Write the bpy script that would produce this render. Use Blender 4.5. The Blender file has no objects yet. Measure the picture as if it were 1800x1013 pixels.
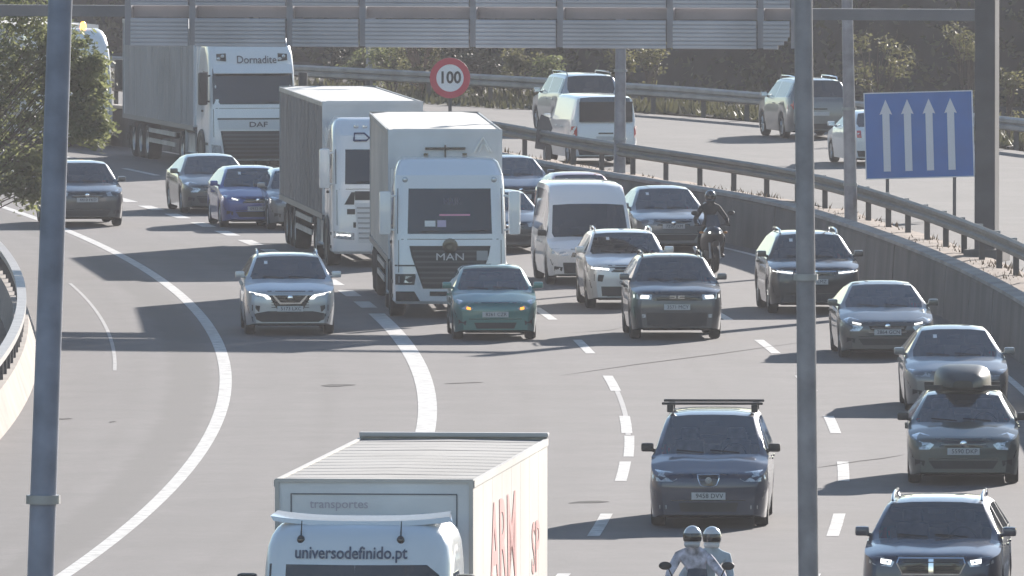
import bpy, bmesh, math, random
from mathutils import Vector, Matrix
from mathutils.bvhtree import BVHTree

# ------------------------------------------------------------------ camera
SC = bpy.context.scene
COL = SC.collection
FPX, CAMH, YH = 25000.0, 12.3, -487.0
PITCH = math.atan((506.5 - YH) / FPX)
cam_d = bpy.data.cameras.new('camera')
cam_d.sensor_width = 36.0
cam_d.lens = FPX / 1800.0 * 36.0
cam_d.clip_start = 1.0
cam_d.clip_end = 9000.0
cam = bpy.data.objects.new('camera', cam_d)
COL.objects.link(cam)
cam.location = (0, 0, CAMH)
cam.rotation_euler = (math.pi / 2 - PITCH, 0, 0)
SC.camera = cam
# ------------------------------------------------------------------ world, sun, exposure
SUN_EL, SUN_AZ = math.radians(17.8), math.radians(24)
world = bpy.data.worlds.new('World')
SC.world = world
world.use_nodes = True
wn = world.node_tree.nodes
sky = wn.new('ShaderNodeTexSky')
sky.sky_type = 'NISHITA'
sky.sun_disc = False
sky.sun_elevation = SUN_EL
sky.sun_rotation = SUN_AZ
sky.air_density = 1.0
sky.ozone_density = 1.4
sky.dust_density = 0.15
world.node_tree.links.new(sky.outputs[0], wn['Background'].inputs[0])
wn['Background'].inputs[1].default_value = 0.08
sun_d = bpy.data.lights.new('sun', 'SUN')
sun_d.energy = 5.0
sun_d.angle = math.radians(0.5)
sun_d.color = (1.0, 0.93, 0.855)
sun = bpy.data.objects.new('sun', sun_d)
COL.objects.link(sun)
SDIR = Vector((math.cos(SUN_EL) * math.sin(SUN_AZ), math.cos(SUN_EL) * math.cos(SUN_AZ), math.sin(SUN_EL)))
sun.rotation_euler = SDIR.to_track_quat('Z', 'Y').to_euler()
sun.location = (60, 200, 80)
SC.view_settings.view_transform = 'Standard'
SC.view_settings.look = 'None'
SC.view_settings.exposure = 1.2
SC.view_settings.gamma = 1.0

RND = random.Random(7)

# ------------------------------------------------------------------ place helpers
def gp(px, py, z=0.0):
    """ground (or height z) point seen at a photograph pixel"""
    u = (px - 900.0) / FPX
    v = (py - 506.5) / FPX
    cp, sp = math.cos(PITCH), math.sin(PITCH)
    dy = cp - v * sp
    dz = -sp - v * cp
    t = (z - CAMH) / dz
    return Vector((u * t, dy * t, z))

def xd(px, d):
    return (px - 900.0) / FPX * d

def zd(py, d):
    return CAMH - (py - YH) / FPX * d

def RA(d):
    """the dashed line between the second and third lanes"""
    return 2.0 - (d - 250.0) ** 2 / 1600.0

def RM(d):
    """the same curve for the median, which bends away harder in the distance"""
    t = max(0.0, min(1.0, (d - 325.0) / 40.0))
    return RA(d) - 2.0 * t * t * (3 - 2 * t) - max(0.0, d - 365.0) ** 2 / 800.0

def RS(d):
    return -(d - 250.0) / 800.0

# ------------------------------------------------------------------ materials
MATS = {}
def mat(name, col, rough=0.6, metal=0.0, coat=0.0, noise=0.0, scale=6.0, bump=0.0, emit=0.0, spec=0.5, detail=4.0, coat_rough=0.06):
    if name in MATS:
        return MATS[name]
    m = bpy.data.materials.new(name)
    m.use_nodes = True
    nt = m.node_tree
    b = nt.nodes['Principled BSDF']
    b.inputs['Base Color'].default_value = (*col, 1)
    b.inputs['Roughness'].default_value = rough
    b.inputs['Metallic'].default_value = metal
    b.inputs['Coat Weight'].default_value = coat
    b.inputs['Coat Roughness'].default_value = coat_rough
    b.inputs['Specular IOR Level'].default_value = spec
    if emit:
        b.inputs['Emission Color'].default_value = (*col, 1)
        b.inputs['Emission Strength'].default_value = emit
    if noise or bump:
        tc = nt.nodes.new('ShaderNodeTexCoord')
        nz = nt.nodes.new('ShaderNodeTexNoise')
        nz.inputs['Scale'].default_value = scale
        nz.inputs['Detail'].default_value = detail
        nt.links.new(tc.outputs['Object'], nz.inputs['Vector'])
        if noise:
            cr = nt.nodes.new('ShaderNodeValToRGB')
            cr.color_ramp.elements[0].position = 0.3
            cr.color_ramp.elements[1].position = 0.72
            cr.color_ramp.elements[0].color = (*[c * (1 - noise) for c in col], 1)
            cr.color_ramp.elements[1].color = (*[min(1, c * (1 + noise * 0.6)) for c in col], 1)
            nt.links.new(nz.outputs[0], cr.inputs[0])
            nt.links.new(cr.outputs[0], b.inputs['Base Color'])
        if bump:
            bp = nt.nodes.new('ShaderNodeBump')
            bp.inputs['Strength'].default_value = bump
            bp.inputs['Distance'].default_value = 0.02
            nt.links.new(nz.outputs[0], bp.inputs['Height'])
            nt.links.new(bp.outputs[0], b.inputs['Normal'])
    MATS[name] = m
    return m

def paint(name, col, metal=0.25, rough=0.38):
    """car paint: pigment, a clear coat and a film of road dust"""
    key = 'paint_' + name
    if key in MATS:
        return MATS[key]
    m = mat(key, col, rough, metal, 1.0, coat_rough=0.08)
    nt = m.node_tree
    b = nt.nodes['Principled BSDF']
    tc = nt.nodes.new('ShaderNodeTexCoord')
    nz = nt.nodes.new('ShaderNodeTexNoise')
    nz.inputs['Scale'].default_value = 2.3
    nz.inputs['Detail'].default_value = 7
    nz.inputs['Roughness'].default_value = 0.65
    nt.links.new(tc.outputs['Object'], nz.inputs['Vector'])
    sx = nt.nodes.new('ShaderNodeSeparateXYZ')
    nt.links.new(tc.outputs['Object'], sx.inputs[0])
    mr = nt.nodes.new('ShaderNodeMapRange')
    mr.inputs[1].default_value = 0.9
    mr.inputs[2].default_value = 0.2
    mr.inputs[3].default_value = 0.02
    mr.inputs[4].default_value = 0.35
    nt.links.new(sx.outputs[2], mr.inputs[0])
    mu = nt.nodes.new('ShaderNodeMath')
    mu.operation = 'MULTIPLY'
    nt.links.new(nz.outputs[0], mu.inputs[0])
    nt.links.new(mr.outputs[0], mu.inputs[1])
    mx = nt.nodes.new('ShaderNodeMix')
    mx.data_type = 'RGBA'
    mx.inputs['A'].default_value = (*col, 1)
    mx.inputs['B'].default_value = (0.115, 0.115, 0.12, 1)
    nt.links.new(mu.outputs[0], mx.inputs['Factor'])
    nt.links.new(mx.outputs['Result'], b.inputs['Base Color'])
    cr = nt.nodes.new('ShaderNodeMapRange')
    cr.inputs[3].default_value = 0.05
    cr.inputs[4].default_value = 0.3
    nt.links.new(mu.outputs[0], cr.inputs[0])
    nt.links.new(cr.outputs[0], b.inputs['Coat Roughness'])
    return m

def make_glass(name, tint, through, rough=0.03):
    m = bpy.data.materials.new(name)
    m.use_nodes = True
    nt = m.node_tree
    nt.nodes.clear()
    out = nt.nodes.new('ShaderNodeOutputMaterial')
    tr = nt.nodes.new('ShaderNodeBsdfTransparent')
    tr.inputs[0].default_value = (*[c * through for c in tint], 1)
    gl = nt.nodes.new('ShaderNodeBsdfGlossy')
    gl.inputs['Roughness'].default_value = rough
    gl.inputs[0].default_value = (0.95, 0.97, 1, 1)
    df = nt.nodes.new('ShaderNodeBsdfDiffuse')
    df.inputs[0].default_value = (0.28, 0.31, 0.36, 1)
    fr = nt.nodes.new('ShaderNodeFresnel')
    fr.inputs[0].default_value = 1.95
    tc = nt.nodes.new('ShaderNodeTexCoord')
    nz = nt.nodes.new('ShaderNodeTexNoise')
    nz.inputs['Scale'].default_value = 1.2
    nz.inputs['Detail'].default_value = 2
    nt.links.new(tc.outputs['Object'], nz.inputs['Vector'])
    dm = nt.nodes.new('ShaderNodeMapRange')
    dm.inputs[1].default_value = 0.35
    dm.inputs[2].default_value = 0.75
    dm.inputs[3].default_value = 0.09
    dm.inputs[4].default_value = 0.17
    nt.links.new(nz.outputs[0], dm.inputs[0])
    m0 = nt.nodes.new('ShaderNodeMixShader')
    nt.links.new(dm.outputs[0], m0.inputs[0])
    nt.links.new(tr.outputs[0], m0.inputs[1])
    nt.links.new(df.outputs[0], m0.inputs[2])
    m1 = nt.nodes.new('ShaderNodeMixShader')
    nt.links.new(fr.outputs[0], m1.inputs[0])
    nt.links.new(m0.outputs[0], m1.inputs[1])
    nt.links.new(gl.outputs[0], m1.inputs[2])
    nt.links.new(m1.outputs[0], out.inputs[0])
    MATS[name] = m
    return m

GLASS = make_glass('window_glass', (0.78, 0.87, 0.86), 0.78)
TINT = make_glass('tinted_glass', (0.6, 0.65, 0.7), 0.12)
DARKGLASS = mat('dark_cab_glass', (0.012, 0.014, 0.02), 0.06, spec=0.7)
BLACK = mat('black_plastic', (0.02, 0.02, 0.022), 0.55, noise=0.3, scale=5)
TRIM = mat('gloss_black_trim', (0.012, 0.012, 0.014), 0.2, coat=0.5)
RUBBER = mat('tyre_rubber', (0.018, 0.018, 0.018), 0.85, noise=0.3, scale=9)
ALLOY = mat('alloy_rim', (0.42, 0.43, 0.44), 0.35, 0.8)
CHROME = mat('chrome', (0.75, 0.76, 0.78), 0.12, 1.0)
LAMP = mat('lamp_lens', (0.55, 0.58, 0.6), 0.1, 0.35, 1.0, noise=0.5, scale=22)
DRL = mat('running_light', (1.0, 0.97, 0.9), 0.3, emit=0.9)
INDIC = mat('indicator_lit', (1.0, 0.36, 0.03), 0.3, emit=0.8)
TAIL = mat('tail_lamp_red', (0.5, 0.012, 0.02), 0.2, 0, 1.0)
PLATE = mat('plate_white', (0.52, 0.52, 0.52), 0.45)
PRINT = mat('plate_print', (0.03, 0.03, 0.035), 0.5)
SEAT = mat('seat_cloth', (0.09, 0.09, 0.095), 0.9, noise=0.4, scale=10)
SEATL = mat('seat_cloth_light', (0.34, 0.34, 0.35), 0.9, noise=0.3, scale=10)
STEEL = mat('galvanised_steel', (0.32, 0.33, 0.34), 0.5, 0.6, noise=0.25, scale=3)
PAPER = mat('white_card', (0.75, 0.74, 0.72), 0.7)

# ------------------------------------------------------------------ mesh helpers
def link(name, me, m=None, parent=None, smooth=None):
    o = bpy.data.objects.new(name, me)
    COL.objects.link(o)
    if m is not None and not me.materials:
        me.materials.append(m)
    if parent is not None:
        o.parent = parent
    if smooth is not None:
        shade(me, smooth)
    return o

def shade(me, ang):
    me.polygons.foreach_set('use_smooth', [True] * len(me.polygons))
    try:
        me.set_sharp_from_angle(angle=math.radians(ang))
    except Exception:
        pass
    me.update()

class MB:
    """collects boxes, tubes, prisms and lathes for ONE mesh"""
    def __init__(self):
        self.v, self.f = [], []
    def add(self, vs, fs):
        n = len(self.v)
        self.v += [tuple(p) for p in vs]
        self.f += [tuple(i + n for i in f) for f in fs]
        return self
    def box(self, x0, x1, y0, y1, z0, z1, bev=0.0):
        if bev <= 0:
            vs = [(x, y, z) for x in (x0, x1) for y in (y0, y1) for z in (z0, z1)]
            fs = [(0, 1, 3, 2), (4, 6, 7, 5), (0, 4, 5, 1), (2, 3, 7, 6), (0, 2, 6, 4), (1, 5, 7, 3)]
            return self.add(vs, fs)
        bm = bmesh.new()
        bmesh.ops.create_cube(bm, size=1)
        for q in bm.verts:
            q.co = Vector(((x0 + x1) / 2 + q.co.x * (x1 - x0), (y0 + y1) / 2 + q.co.y * (y1 - y0), (z0 + z1) / 2 + q.co.z * (z1 - z0)))
        bmesh.ops.bevel(bm, geom=bm.edges[:], offset=bev, segments=2, profile=0.6, affect='EDGES')
        return self.bm(bm)
    def bm(self, bm):
        bm.verts.ensure_lookup_table()
        bm.verts.index_update()
        vs = [tuple(q.co) for q in bm.verts]
        fs = [tuple(q.index for q in f.verts) for f in bm.faces]
        bm.free()
        return self.add(vs, fs)
    def tube(self, pts, r, seg=8, cap=True):
        pts = [Vector(p) for p in pts]
        rs = r if isinstance(r, (list, tuple)) else [r] * len(pts)
        rings = []
        up = Vector((0, 0, 1))
        for i, p in enumerate(pts):
            a = pts[max(i - 1, 0)]
            b = pts[min(i + 1, len(pts) - 1)]
            t = (b - a).normalized()
            u = t.cross(up)
            if u.length < 1e-3:
                u = t.cross(Vector((1, 0, 0)))
            u.normalize()
            w = u.cross(t)
            rings.append([p + (u * math.cos(k * 2 * math.pi / seg) + w * math.sin(k * 2 * math.pi / seg)) * rs[i] for k in range(seg)])
        vs = [q for rg in rings for q in rg]
        fs = []
        for i in range(len(pts) - 1):
            for k in range(seg):
                k2 = (k + 1) % seg
                fs.append((i * seg + k, i * seg + k2, (i + 1) * seg + k2, (i + 1) * seg + k))
        if cap:
            fs.append(tuple(range(seg - 1, -1, -1)))
            fs.append(tuple(range((len(pts) - 1) * seg, len(pts) * seg)))
        return self.add(vs, fs)
    def lathe(self, prof, axis='y', c=(0, 0, 0), seg=24, closed=True):
        """prof: list of (radius, along axis)"""
        vs, fs = [], []
        n = len(prof)
        for k in range(seg):
            a = 2 * math.pi * k / seg
            for r, t in prof:
                ca, sa = r * math.cos(a), r * math.sin(a)
                p = {'y': (ca, t, sa), 'x': (t, ca, sa), 'z': (ca, sa, t)}[axis]
                vs.append((p[0] + c[0], p[1] + c[1], p[2] + c[2]))
        for k in range(seg):
            k2 = (k + 1) % seg
            for i in range(n - 1 + (1 if closed else 0)):
                j = (i + 1) % n
                fs.append((k * n + i, k2 * n + i, k2 * n + j, k * n + j))
        return self.add(vs, fs)
    def prism(self, poly, a0, a1, axis='y'):
        n = len(poly)
        def P(p, t):
            return {'y': (p[0], t, p[1]), 'x': (t, p[0], p[1]), 'z': (p[0], p[1], t)}[axis]
        vs = [P(p, a0) for p in poly] + [P(p, a1) for p in poly]
        fs = [tuple(range(n - 1, -1, -1)), tuple(range(n, 2 * n))]
        for i in range(n):
            j = (i + 1) % n
            fs.append((i, j, n + j, n + i))
        return self.add(vs, fs)
    def sphere(self, c, rx, ry, rz, seg=16, rings=10):
        vs, fs = [], []
        for i in range(rings + 1):
            th = math.pi * i / rings
            for k in range(seg):
                a = 2 * math.pi * k / seg
                vs.append((c[0] + rx * math.sin(th) * math.cos(a), c[1] + ry * math.sin(th) * math.sin(a), c[2] + rz * math.cos(th)))
        for i in range(rings):
            for k in range(seg):
                k2 = (k + 1) % seg
                fs.append((i * seg + k, (i + 1) * seg + k, (i + 1) * seg + k2, i * seg + k2))
        return self.add(vs, fs)
    def mesh(self, name='mesh', recalc=True):
        me = bpy.data.meshes.new(name)
        me.from_pydata(self.v, [], self.f)
        if recalc:
            bm = bmesh.new()
            bm.from_mesh(me)
            bmesh.ops.remove_doubles(bm, verts=bm.verts, dist=1e-5)
            bmesh.ops.recalc_face_normals(bm, faces=bm.faces)
            bm.to_mesh(me)
            bm.free()
        return me
    def build(self, name, m, parent=None, smooth=None):
        return link(name, self.mesh(name), m, parent, smooth)

def empty(name, loc, rz=0.0, label=None, cat=None, group=None):
    o = bpy.data.objects.new(name, None)
    COL.objects.link(o)
    o.location = loc
    o.rotation_euler = (0, 0, rz)
    o.empty_display_size = 0.3
    tag(o, label, cat, group)
    return o

def tag(o, label=None, cat=None, group=None, kind=None):
    if label: o['label'] = label
    if cat: o['category'] = cat
    if group: o['group'] = group
    if kind: o['kind'] = kind
    return o

def copy_part(src, parent, M=None):
    c = src.copy()
    COL.objects.link(c)
    c.parent = parent
    if M is not None:
        c.matrix_local = M
    return c

# text -> flat mesh, facing one way
_TXT = {}
def text_mesh(s, size, ext=0.004, shear=0.0, xs=1.0, bold=0.0):
    key = (s, size, ext, shear, xs, bold)
    if key in _TXT:
        return _TXT[key]
    cu = bpy.data.curves.new('t', 'FONT')
    cu.body = s
    cu.size = size
    cu.align_x = 'CENTER'
    cu.align_y = 'CENTER'
    cu.extrude = ext
    cu.shear = shear
    cu.offset = bold
    cu.resolution_u = 3
    o = bpy.data.objects.new('t', cu)
    COL.objects.link(o)
    dg = bpy.context.evaluated_depsgraph_get()
    me = bpy.data.meshes.new_from_object(o.evaluated_get(dg))
    bpy.data.objects.remove(o)
    if xs != 1.0:
        for q in me.vertices:
            q.co.x *= xs
    me.materials.clear()
    _TXT[key] = me
    return me

FRONT = Matrix(((0, 0, 1, 0), (1, 0, 0, 0), (0, 1, 0, 0), (0, 0, 0, 1)))      # reads from the vehicle's front
LEFTSIDE = Matrix(((-1, 0, 0, 0), (0, 0, 1, 0), (0, 1, 0, 0), (0, 0, 0, 1)))  # reads from the vehicle's left
def lettering(s, size, M, m, parent, name='lettering', **k):
    me = text_mesh(s, size, **k).copy()
    me.transform(M)
    o = link(name, me, m, parent)
    return o

# a patch that follows a body: polygon given in the plane across the ray
def patch(bvh, poly, axis, name, m, parent, off=0.008, depth=0.03, cuts=3, far=20.0):
    """axis: '+x' looks at the front, '-x' the rear, '+y' the left side, '-y' the right side"""
    bm = bmesh.new()
    vs = [bm.verts.new((p[0], p[1], 0)) for p in poly]
    f = bm.faces.new(vs)
    if cuts:
        # insert points along long edges, then fill
        bmesh.ops.triangulate(bm, faces=bm.faces[:])
        for _ in range(cuts):
            lng = [e for e in bm.edges if e.calc_length() > 0.16]
            if not lng:
                break
            bmesh.ops.subdivide_edges(bm, edges=lng, cuts=1, use_grid_fill=False)
            bmesh.ops.triangulate(bm, faces=bm.faces[:])
    sgn = 1 if axis[0] == '+' else -1
    last = 0.0
    hits = {}
    for q in bm.verts:
        a, b = q.co.x, q.co.y
        if axis[1] == 'x':
            o, d = Vector((sgn * far, a, b)), Vector((-sgn, 0, 0))
        else:
            o, d = Vector((a, sgn * far, b)), Vector((0, -sgn, 0))
        h = bvh.ray_cast(o, d)
        hits[q] = (o, d, h[0])
    ok = [h[2] for h in hits.values() if h[2] is not None]
    if not ok:
        bm.free()
        return None
    new = {}
    for q, (o, d, h) in hits.items():
        if h is None:
            # off the edge: keep the ray's cross position, borrow the nearest depth
            near = min(ok, key=lambda w: (w - o - d * ((w - o).dot(d))).length)
            k = (near - o).dot(d)
            h = o + d * k
        new[q] = h - d * off
    dirv = list(hits.values())[0][1]
    for q in bm.verts:
        q.co = new[q]
    bd = [e for e in bm.edges if e.is_boundary]
    r = bmesh.ops.extrude_edge_only(bm, edges=bd)
    for q in [g for g in r['geom'] if isinstance(g, bmesh.types.BMVert)]:
        q.co += dirv * (depth + off)
    bmesh.ops.recalc_face_normals(bm, faces=bm.faces)
    me = bpy.data.meshes.new(name)
    bm.to_mesh(me)
    bm.free()
    ob = link(name, me, m, parent, 40)
    return ob

def mirror(poly):
    return [(-a, b) for a, b in reversed(poly)]

def interp(keys, t):
    if t <= keys[0][0]:
        return keys[0][1]
    for (a, b), (c, d) in zip(keys, keys[1:]):
        if t <= c:
            return b + (d - b) * (t - a) / max(1e-6, c - a)
    return keys[-1][1]

def smooth(a, b, t):
    t = max(0.0, min(1.0, (t - a) / (b - a)))
    return t * t * (3 - 2 * t)
# ------------------------------------------------------------------ the setting
def asphalt(name, base, warm, band=False):
    m = bpy.data.materials.new(name)
    m.use_nodes = True
    nt = m.node_tree
    L = nt.links
    b = nt.nodes['Principled BSDF']
    uv = nt.nodes.new('ShaderNodeUVMap')
    tc = nt.nodes.new('ShaderNodeTexCoord')
    sep = nt.nodes.new('ShaderNodeSeparateXYZ')
    L.new(uv.outputs[0], sep.inputs[0])
    def noise(scale, detail, src, rough=0.6):
        n = nt.nodes.new('ShaderNodeTexNoise')
        n.inputs['Scale'].default_value = scale
        n.inputs['Detail'].default_value = detail
        n.inputs['Roughness'].default_value = rough
        L.new(src, n.inputs['Vector'])
        return n.outputs[0]
    def ramp(src, a, b_, c0, c1):
        r = nt.nodes.new('ShaderNodeValToRGB')
        r.color_ramp.elements[0].position = a
        r.color_ramp.elements[1].position = b_
        r.color_ramp.elements[0].color = (*c0, 1)
        r.color_ramp.elements[1].color = (*c1, 1)
        L.new(src, r.inputs[0])
        return r.outputs[0]
    def mixc(fac, A_, B_, mode='MIX'):
        x = nt.nodes.new('ShaderNodeMix')
        x.data_type = 'RGBA'
        x.blend_type = mode
        if isinstance(fac, float): x.inputs['Factor'].default_value = fac
        else: L.new(fac, x.inputs['Factor'])
        for k, s in (('A', A_), ('B', B_)):
            if isinstance(s, tuple): x.inputs[k].default_value = (*s, 1)
            else: L.new(s, x.inputs[k])
        return x.outputs['Result']
    def math_(op, a, c):
        x = nt.nodes.new('ShaderNodeMath')
        x.operation = op
        for i, s in enumerate((a, c)):
            if isinstance(s, (int, float)): x.inputs[i].default_value = s
            else: L.new(s, x.inputs[i])
        return x.outputs[0]
    # stretch along the road: long stains
    mp = nt.nodes.new('ShaderNodeMapping')
    mp.inputs['Scale'].default_value = (1.0, 0.06, 1)
    L.new(uv.outputs[0], mp.inputs['Vector'])
    d0 = tuple(c * 0.86 for c in base)
    l0 = tuple(min(1, c * 1.12) for c in base)
    c = ramp(noise(0.09, 5, tc.outputs['Object']), 0.35, 0.68, d0, warm)
    c2 = ramp(noise(0.9, 5, mp.outputs[0]), 0.3, 0.7, d0, l0)
    c = mixc(0.55, c, c2)
    speck = ramp(noise(26, 3, tc.outputs['Object'], 0.8), 0.3, 0.7, (0.78, 0.78, 0.78), (1.2, 1.2, 1.2))
    c = mixc(0.8, c, speck, 'MULTIPLY')
    mott = ramp(noise(4.5, 6, tc.outputs['Object'], 0.75), 0.28, 0.74, (0.80, 0.80, 0.805), (1.16, 1.155, 1.15))
    c = mixc(0.9, c, mott, 'MULTIPLY')
    blot = ramp(noise(0.5, 4, tc.outputs['Object'], 0.7), 0.35, 0.62, (0.84, 0.84, 0.85), (1.07, 1.06, 1.06))
    c = mixc(1.0, c, blot, 'MULTIPLY')
    # polished wheel tracks: two per lane
    w = math_('MULTIPLY', sep.outputs[0], 2 * math.pi / 1.775)
    sn = math_('COSINE', w, 0)
    tr = math_('MULTIPLY', math_('SUBTRACT', 1.0, sn), 0.5)
    tr = math_('MULTIPLY', tr, noise(0.35, 4, mp.outputs[0]))
    c = mixc(math_('MULTIPLY', tr, 0.8), c, tuple(q * 0.70 for q in base))
    oc = math_('COSINE', math_('MULTIPLY', math_('SUBTRACT', sep.outputs[0], 1.8), 2 * math.pi / 3.55), 0)
    oc = math_('POWER', math_('MAXIMUM', oc, 0.0), 10.0)
    oc = math_('MULTIPLY', oc, noise(0.8, 5, mp.outputs[0], 0.75))
    c = mixc(math_('MULTIPLY', oc, 0.5), c, tuple(q * 0.42 for q in base))
    if band:
        nb = math_('MULTIPLY', math_('SUBTRACT', noise(0.55, 3, uv.outputs[0]), 0.5), 0.5)
        ub = math_('ADD', sep.outputs[0], nb)
        mk = nt.nodes.new('ShaderNodeMapRange')
        mk.interpolation_type = 'SMOOTHSTEP'
        L.new(math_('ABSOLUTE', math_('ADD', ub, 7.86), 0), mk.inputs[0])
        mk.inputs[1].default_value = 0.25
        mk.inputs[2].default_value = 0.55
        mk.inputs[3].default_value = 0.6
        mk.inputs[4].default_value = 0.0
        c = mixc(mk.outputs[0], c, tuple(q * 0.45 for q in base))
    L.new(c, b.inputs['Base Color'])
    b.inputs['Roughness'].default_value = 0.82
    b.inputs['Specular IOR Level'].default_value = 0.35
    bp = nt.nodes.new('ShaderNodeBump')
    bp.inputs['Strength'].default_value = 0.35
    bp.inputs['Distance'].default_value = 0.012
    L.new(noise(40, 2, tc.outputs['Object']), bp.inputs['Height'])
    L.new(bp.outputs[0], b.inputs['Normal'])
    return m

ASPH = asphalt('road_asphalt', (0.114, 0.106, 0.107), (0.134, 0.123, 0.123), True)
ASPH2 = asphalt('opposite_asphalt', (0.118, 0.111, 0.108), (0.136, 0.127, 0.12))
EARTH = mat('dry_earth', (0.13, 0.10, 0.075), 0.95, noise=0.45, scale=0.5, bump=0.6, detail=8)
SOIL = mat('reddish_soil', (0.20, 0.145, 0.11), 0.95, noise=0.5, scale=1.6, bump=0.8, detail=8)
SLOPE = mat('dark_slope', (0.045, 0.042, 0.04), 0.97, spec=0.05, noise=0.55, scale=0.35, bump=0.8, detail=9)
LINE = mat('road_paint', (0.50, 0.49, 0.47), 0.8, noise=0.38, scale=4.0, detail=8)
LINEW = mat('worn_road_paint', (0.34, 0.33, 0.325), 0.8, noise=0.35, scale=2.5, detail=8)
STREAKM = mat('dark_road_streak', (0.04, 0.04, 0.042), 0.95, spec=0.1)
CONC = mat('grey_concrete', (0.14, 0.132, 0.128), 0.9, noise=0.3, scale=0.8, bump=0.3, detail=8)
def streak(m, amt):
    nt = m.node_tree
    b = nt.nodes['Principled BSDF']
    src = b.inputs['Base Color'].links[0].from_socket
    tc = nt.nodes.new('ShaderNodeTexCoord')
    mp = nt.nodes.new('ShaderNodeMapping')
    mp.inputs['Scale'].default_value = (0.7, 0.7, 0.12)
    nt.links.new(tc.outputs['Object'], mp.inputs['Vector'])
    nz = nt.nodes.new('ShaderNodeTexNoise')
    nz.inputs['Scale'].default_value = 1.4
    nz.inputs['Detail'].default_value = 7
    nz.inputs['Roughness'].default_value = 0.75
    nt.links.new(mp.outputs[0], nz.inputs['Vector'])
    cr = nt.nodes.new('ShaderNodeValToRGB')
    cr.color_ramp.elements[0].position = 0.36
    cr.color_ramp.elements[1].position = 0.62
    cr.color_ramp.elements[0].color = (1 - amt, 1 - amt, 1 - amt, 1)
    cr.color_ramp.elements[1].color = (1.1, 1.08, 1.05, 1)
    nt.links.new(nz.outputs[0], cr.inputs[0])
    mx = nt.nodes.new('ShaderNodeMix')
    mx.data_type = 'RGBA'
    mx.blend_type = 'MULTIPLY'
    mx.inputs['Factor'].default_value = 1.0
    nt.links.new(src, mx.inputs['A'])
    nt.links.new(cr.outputs[0], mx.inputs['B'])
    nt.links.new(mx.outputs['Result'], b.inputs['Base Color'])
streak(CONC, 0.3)
CONCB = mat('beige_concrete', (0.29, 0.245, 0.21), 0.9, noise=0.28, scale=1.1, bump=0.3, detail=8)

def grid_sheet(name, xs_of, ds, z, m, parent=None, uvs=True):
    """sheet with columns given by xs_of(d) -> [(x, u)]"""
    vs, fs, uv = [], [], []
    n = len(xs_of(ds[0]))
    for d in ds:
        for x, u in xs_of(d):
            vs.append((x, d, z))
            uv.append((u, d))
    for i in range(len(ds) - 1):
        for k in range(n - 1):
            fs.append((i * n + k, i * n + k + 1, (i + 1) * n + k + 1, (i + 1) * n + k))
    me = bpy.data.meshes.new(name)
    me.from_pydata(vs, [], fs)
    lay = me.uv_layers.new(name='UVMap')
    for lp in me.loops:
        lay.data[lp.index].uv = uv[lp.vertex_index]
    return link(name, me, m, parent)

def frange(a, b, s):
    n = int(round((b - a) / s))
    return [a + (b - a) * i / n for i in range(n + 1)]

def sweep(prof, ds, off=RA, closed=False, cap=True):
    """profile of (offset, z) swept along the road"""
    b = MB()
    n = len(prof)
    vs, fs = [], []
    for d in ds:
        for o, z in prof:
            vs.append((off(d) + o, d, z))
    for i in range(len(ds) - 1):
        for k in range(n if closed else n - 1):
            k2 = (k + 1) % n
            fs.append((i * n + k, i * n + k2, (i + 1) * n + k2, (i + 1) * n + k))
    if closed and cap:
        fs.append(tuple(range(n)))
        fs.append(tuple(range((len(ds) - 1) * n, len(ds) * n)))
    b.add(vs, fs)
    return b

BX = [(60, RA(60) + 26), (150, RA(150) + 26), (250, 28), (300, 26.2), (350, 21.5), (394, 14.0), (419, 8.0), (435, 2.5), (450, -4.6), (465, -12.4), (480, -20.5), (520, -44), (580, -82), (640, -122)]
def XB(d):
    # smooth enough between the surveyed points
    return (interp(BX, d - 7) + interp(BX, d) + interp(BX, d + 7)) / 3

# ground
g = MB().add([(-1500, -600, -0.06), (1500, -600, -0.06), (1500, 2000, -0.06), (-1500, 2000, -0.06)], [(0, 1, 2, 3)]).build('ground', EARTH)
tag(g, 'dry earth ground around the motorway', kind='structure')
road = grid_sheet('road', lambda d: [(RA(d) + o, o) for o in (-10.9, -7.2, -3.5, 0, 3.6)] + [(RM(d) + 7.5 - (0 if RM(d) + 7.5 > RA(d) + 3.7 else RM(d) + 7.5 - RA(d) - 3.7), 7.5), (max(RM(d) + 8.2, RA(d) + 3.8), 8.2)], frange(60, 560, 5), 0.0, ASPH)
tag(road, 'grey asphalt motorway carriageway curving away to the left', kind='structure')
ZF = 0.5
road2 = grid_sheet('opposite_road', lambda d: [(RM(d) + 10.5 + (XB(d) - 0.2 - RM(d) - 10.5) * k / 3, 10.5 + k * 3.6) for k in range(4)], frange(60, 600, 5), ZF, ASPH2)
tag(road2, 'pale asphalt of the opposite carriageway beyond the median', kind='structure')

def mark(name, off, w, d0, d1, m=LINE, z=0.005, step=3.0, jag=0.0, RA=RA):
    ds = frange(d0, d1, min(step, d1 - d0))
    def cols(d):
        j = jag * (random.Random(int(d * 97)).random() - 0.5)
        return [(RA(d) + off - w / 2 + j, 0), (RA(d) + off + w / 2 + j, 1)]
    return grid_sheet(name, cols, ds, z, m, road)
mark('edge_line', -7.2, 0.23, 60, 480)
mark('edge_line', 7.5, 0.15, 60, 380, RA=RM)
mark('lane_line', -3.5, 0.34, 60, 296)
d = 299.0
while d < 430:
    mark('lane_dash', -3.5, 0.34, d, d + 3.2)
    d += 6.0
k = -8
while 221 + 15.6 * k < 460:
    e = 221 + 15.6 * k
    if e > 66:
        mark('lane_dash', 0.0, 0.19, e - 6.1, e)
        mark('lane_dash', 3.62, 0.19, e - 6.1, e)
    k += 1
mark('lane_dash', 0.04, 0.17, 238.2, 245.2)
mark('worn_line', 0.02, 0.09, 245.4, 262.0, LINEW, 0.004)
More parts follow.
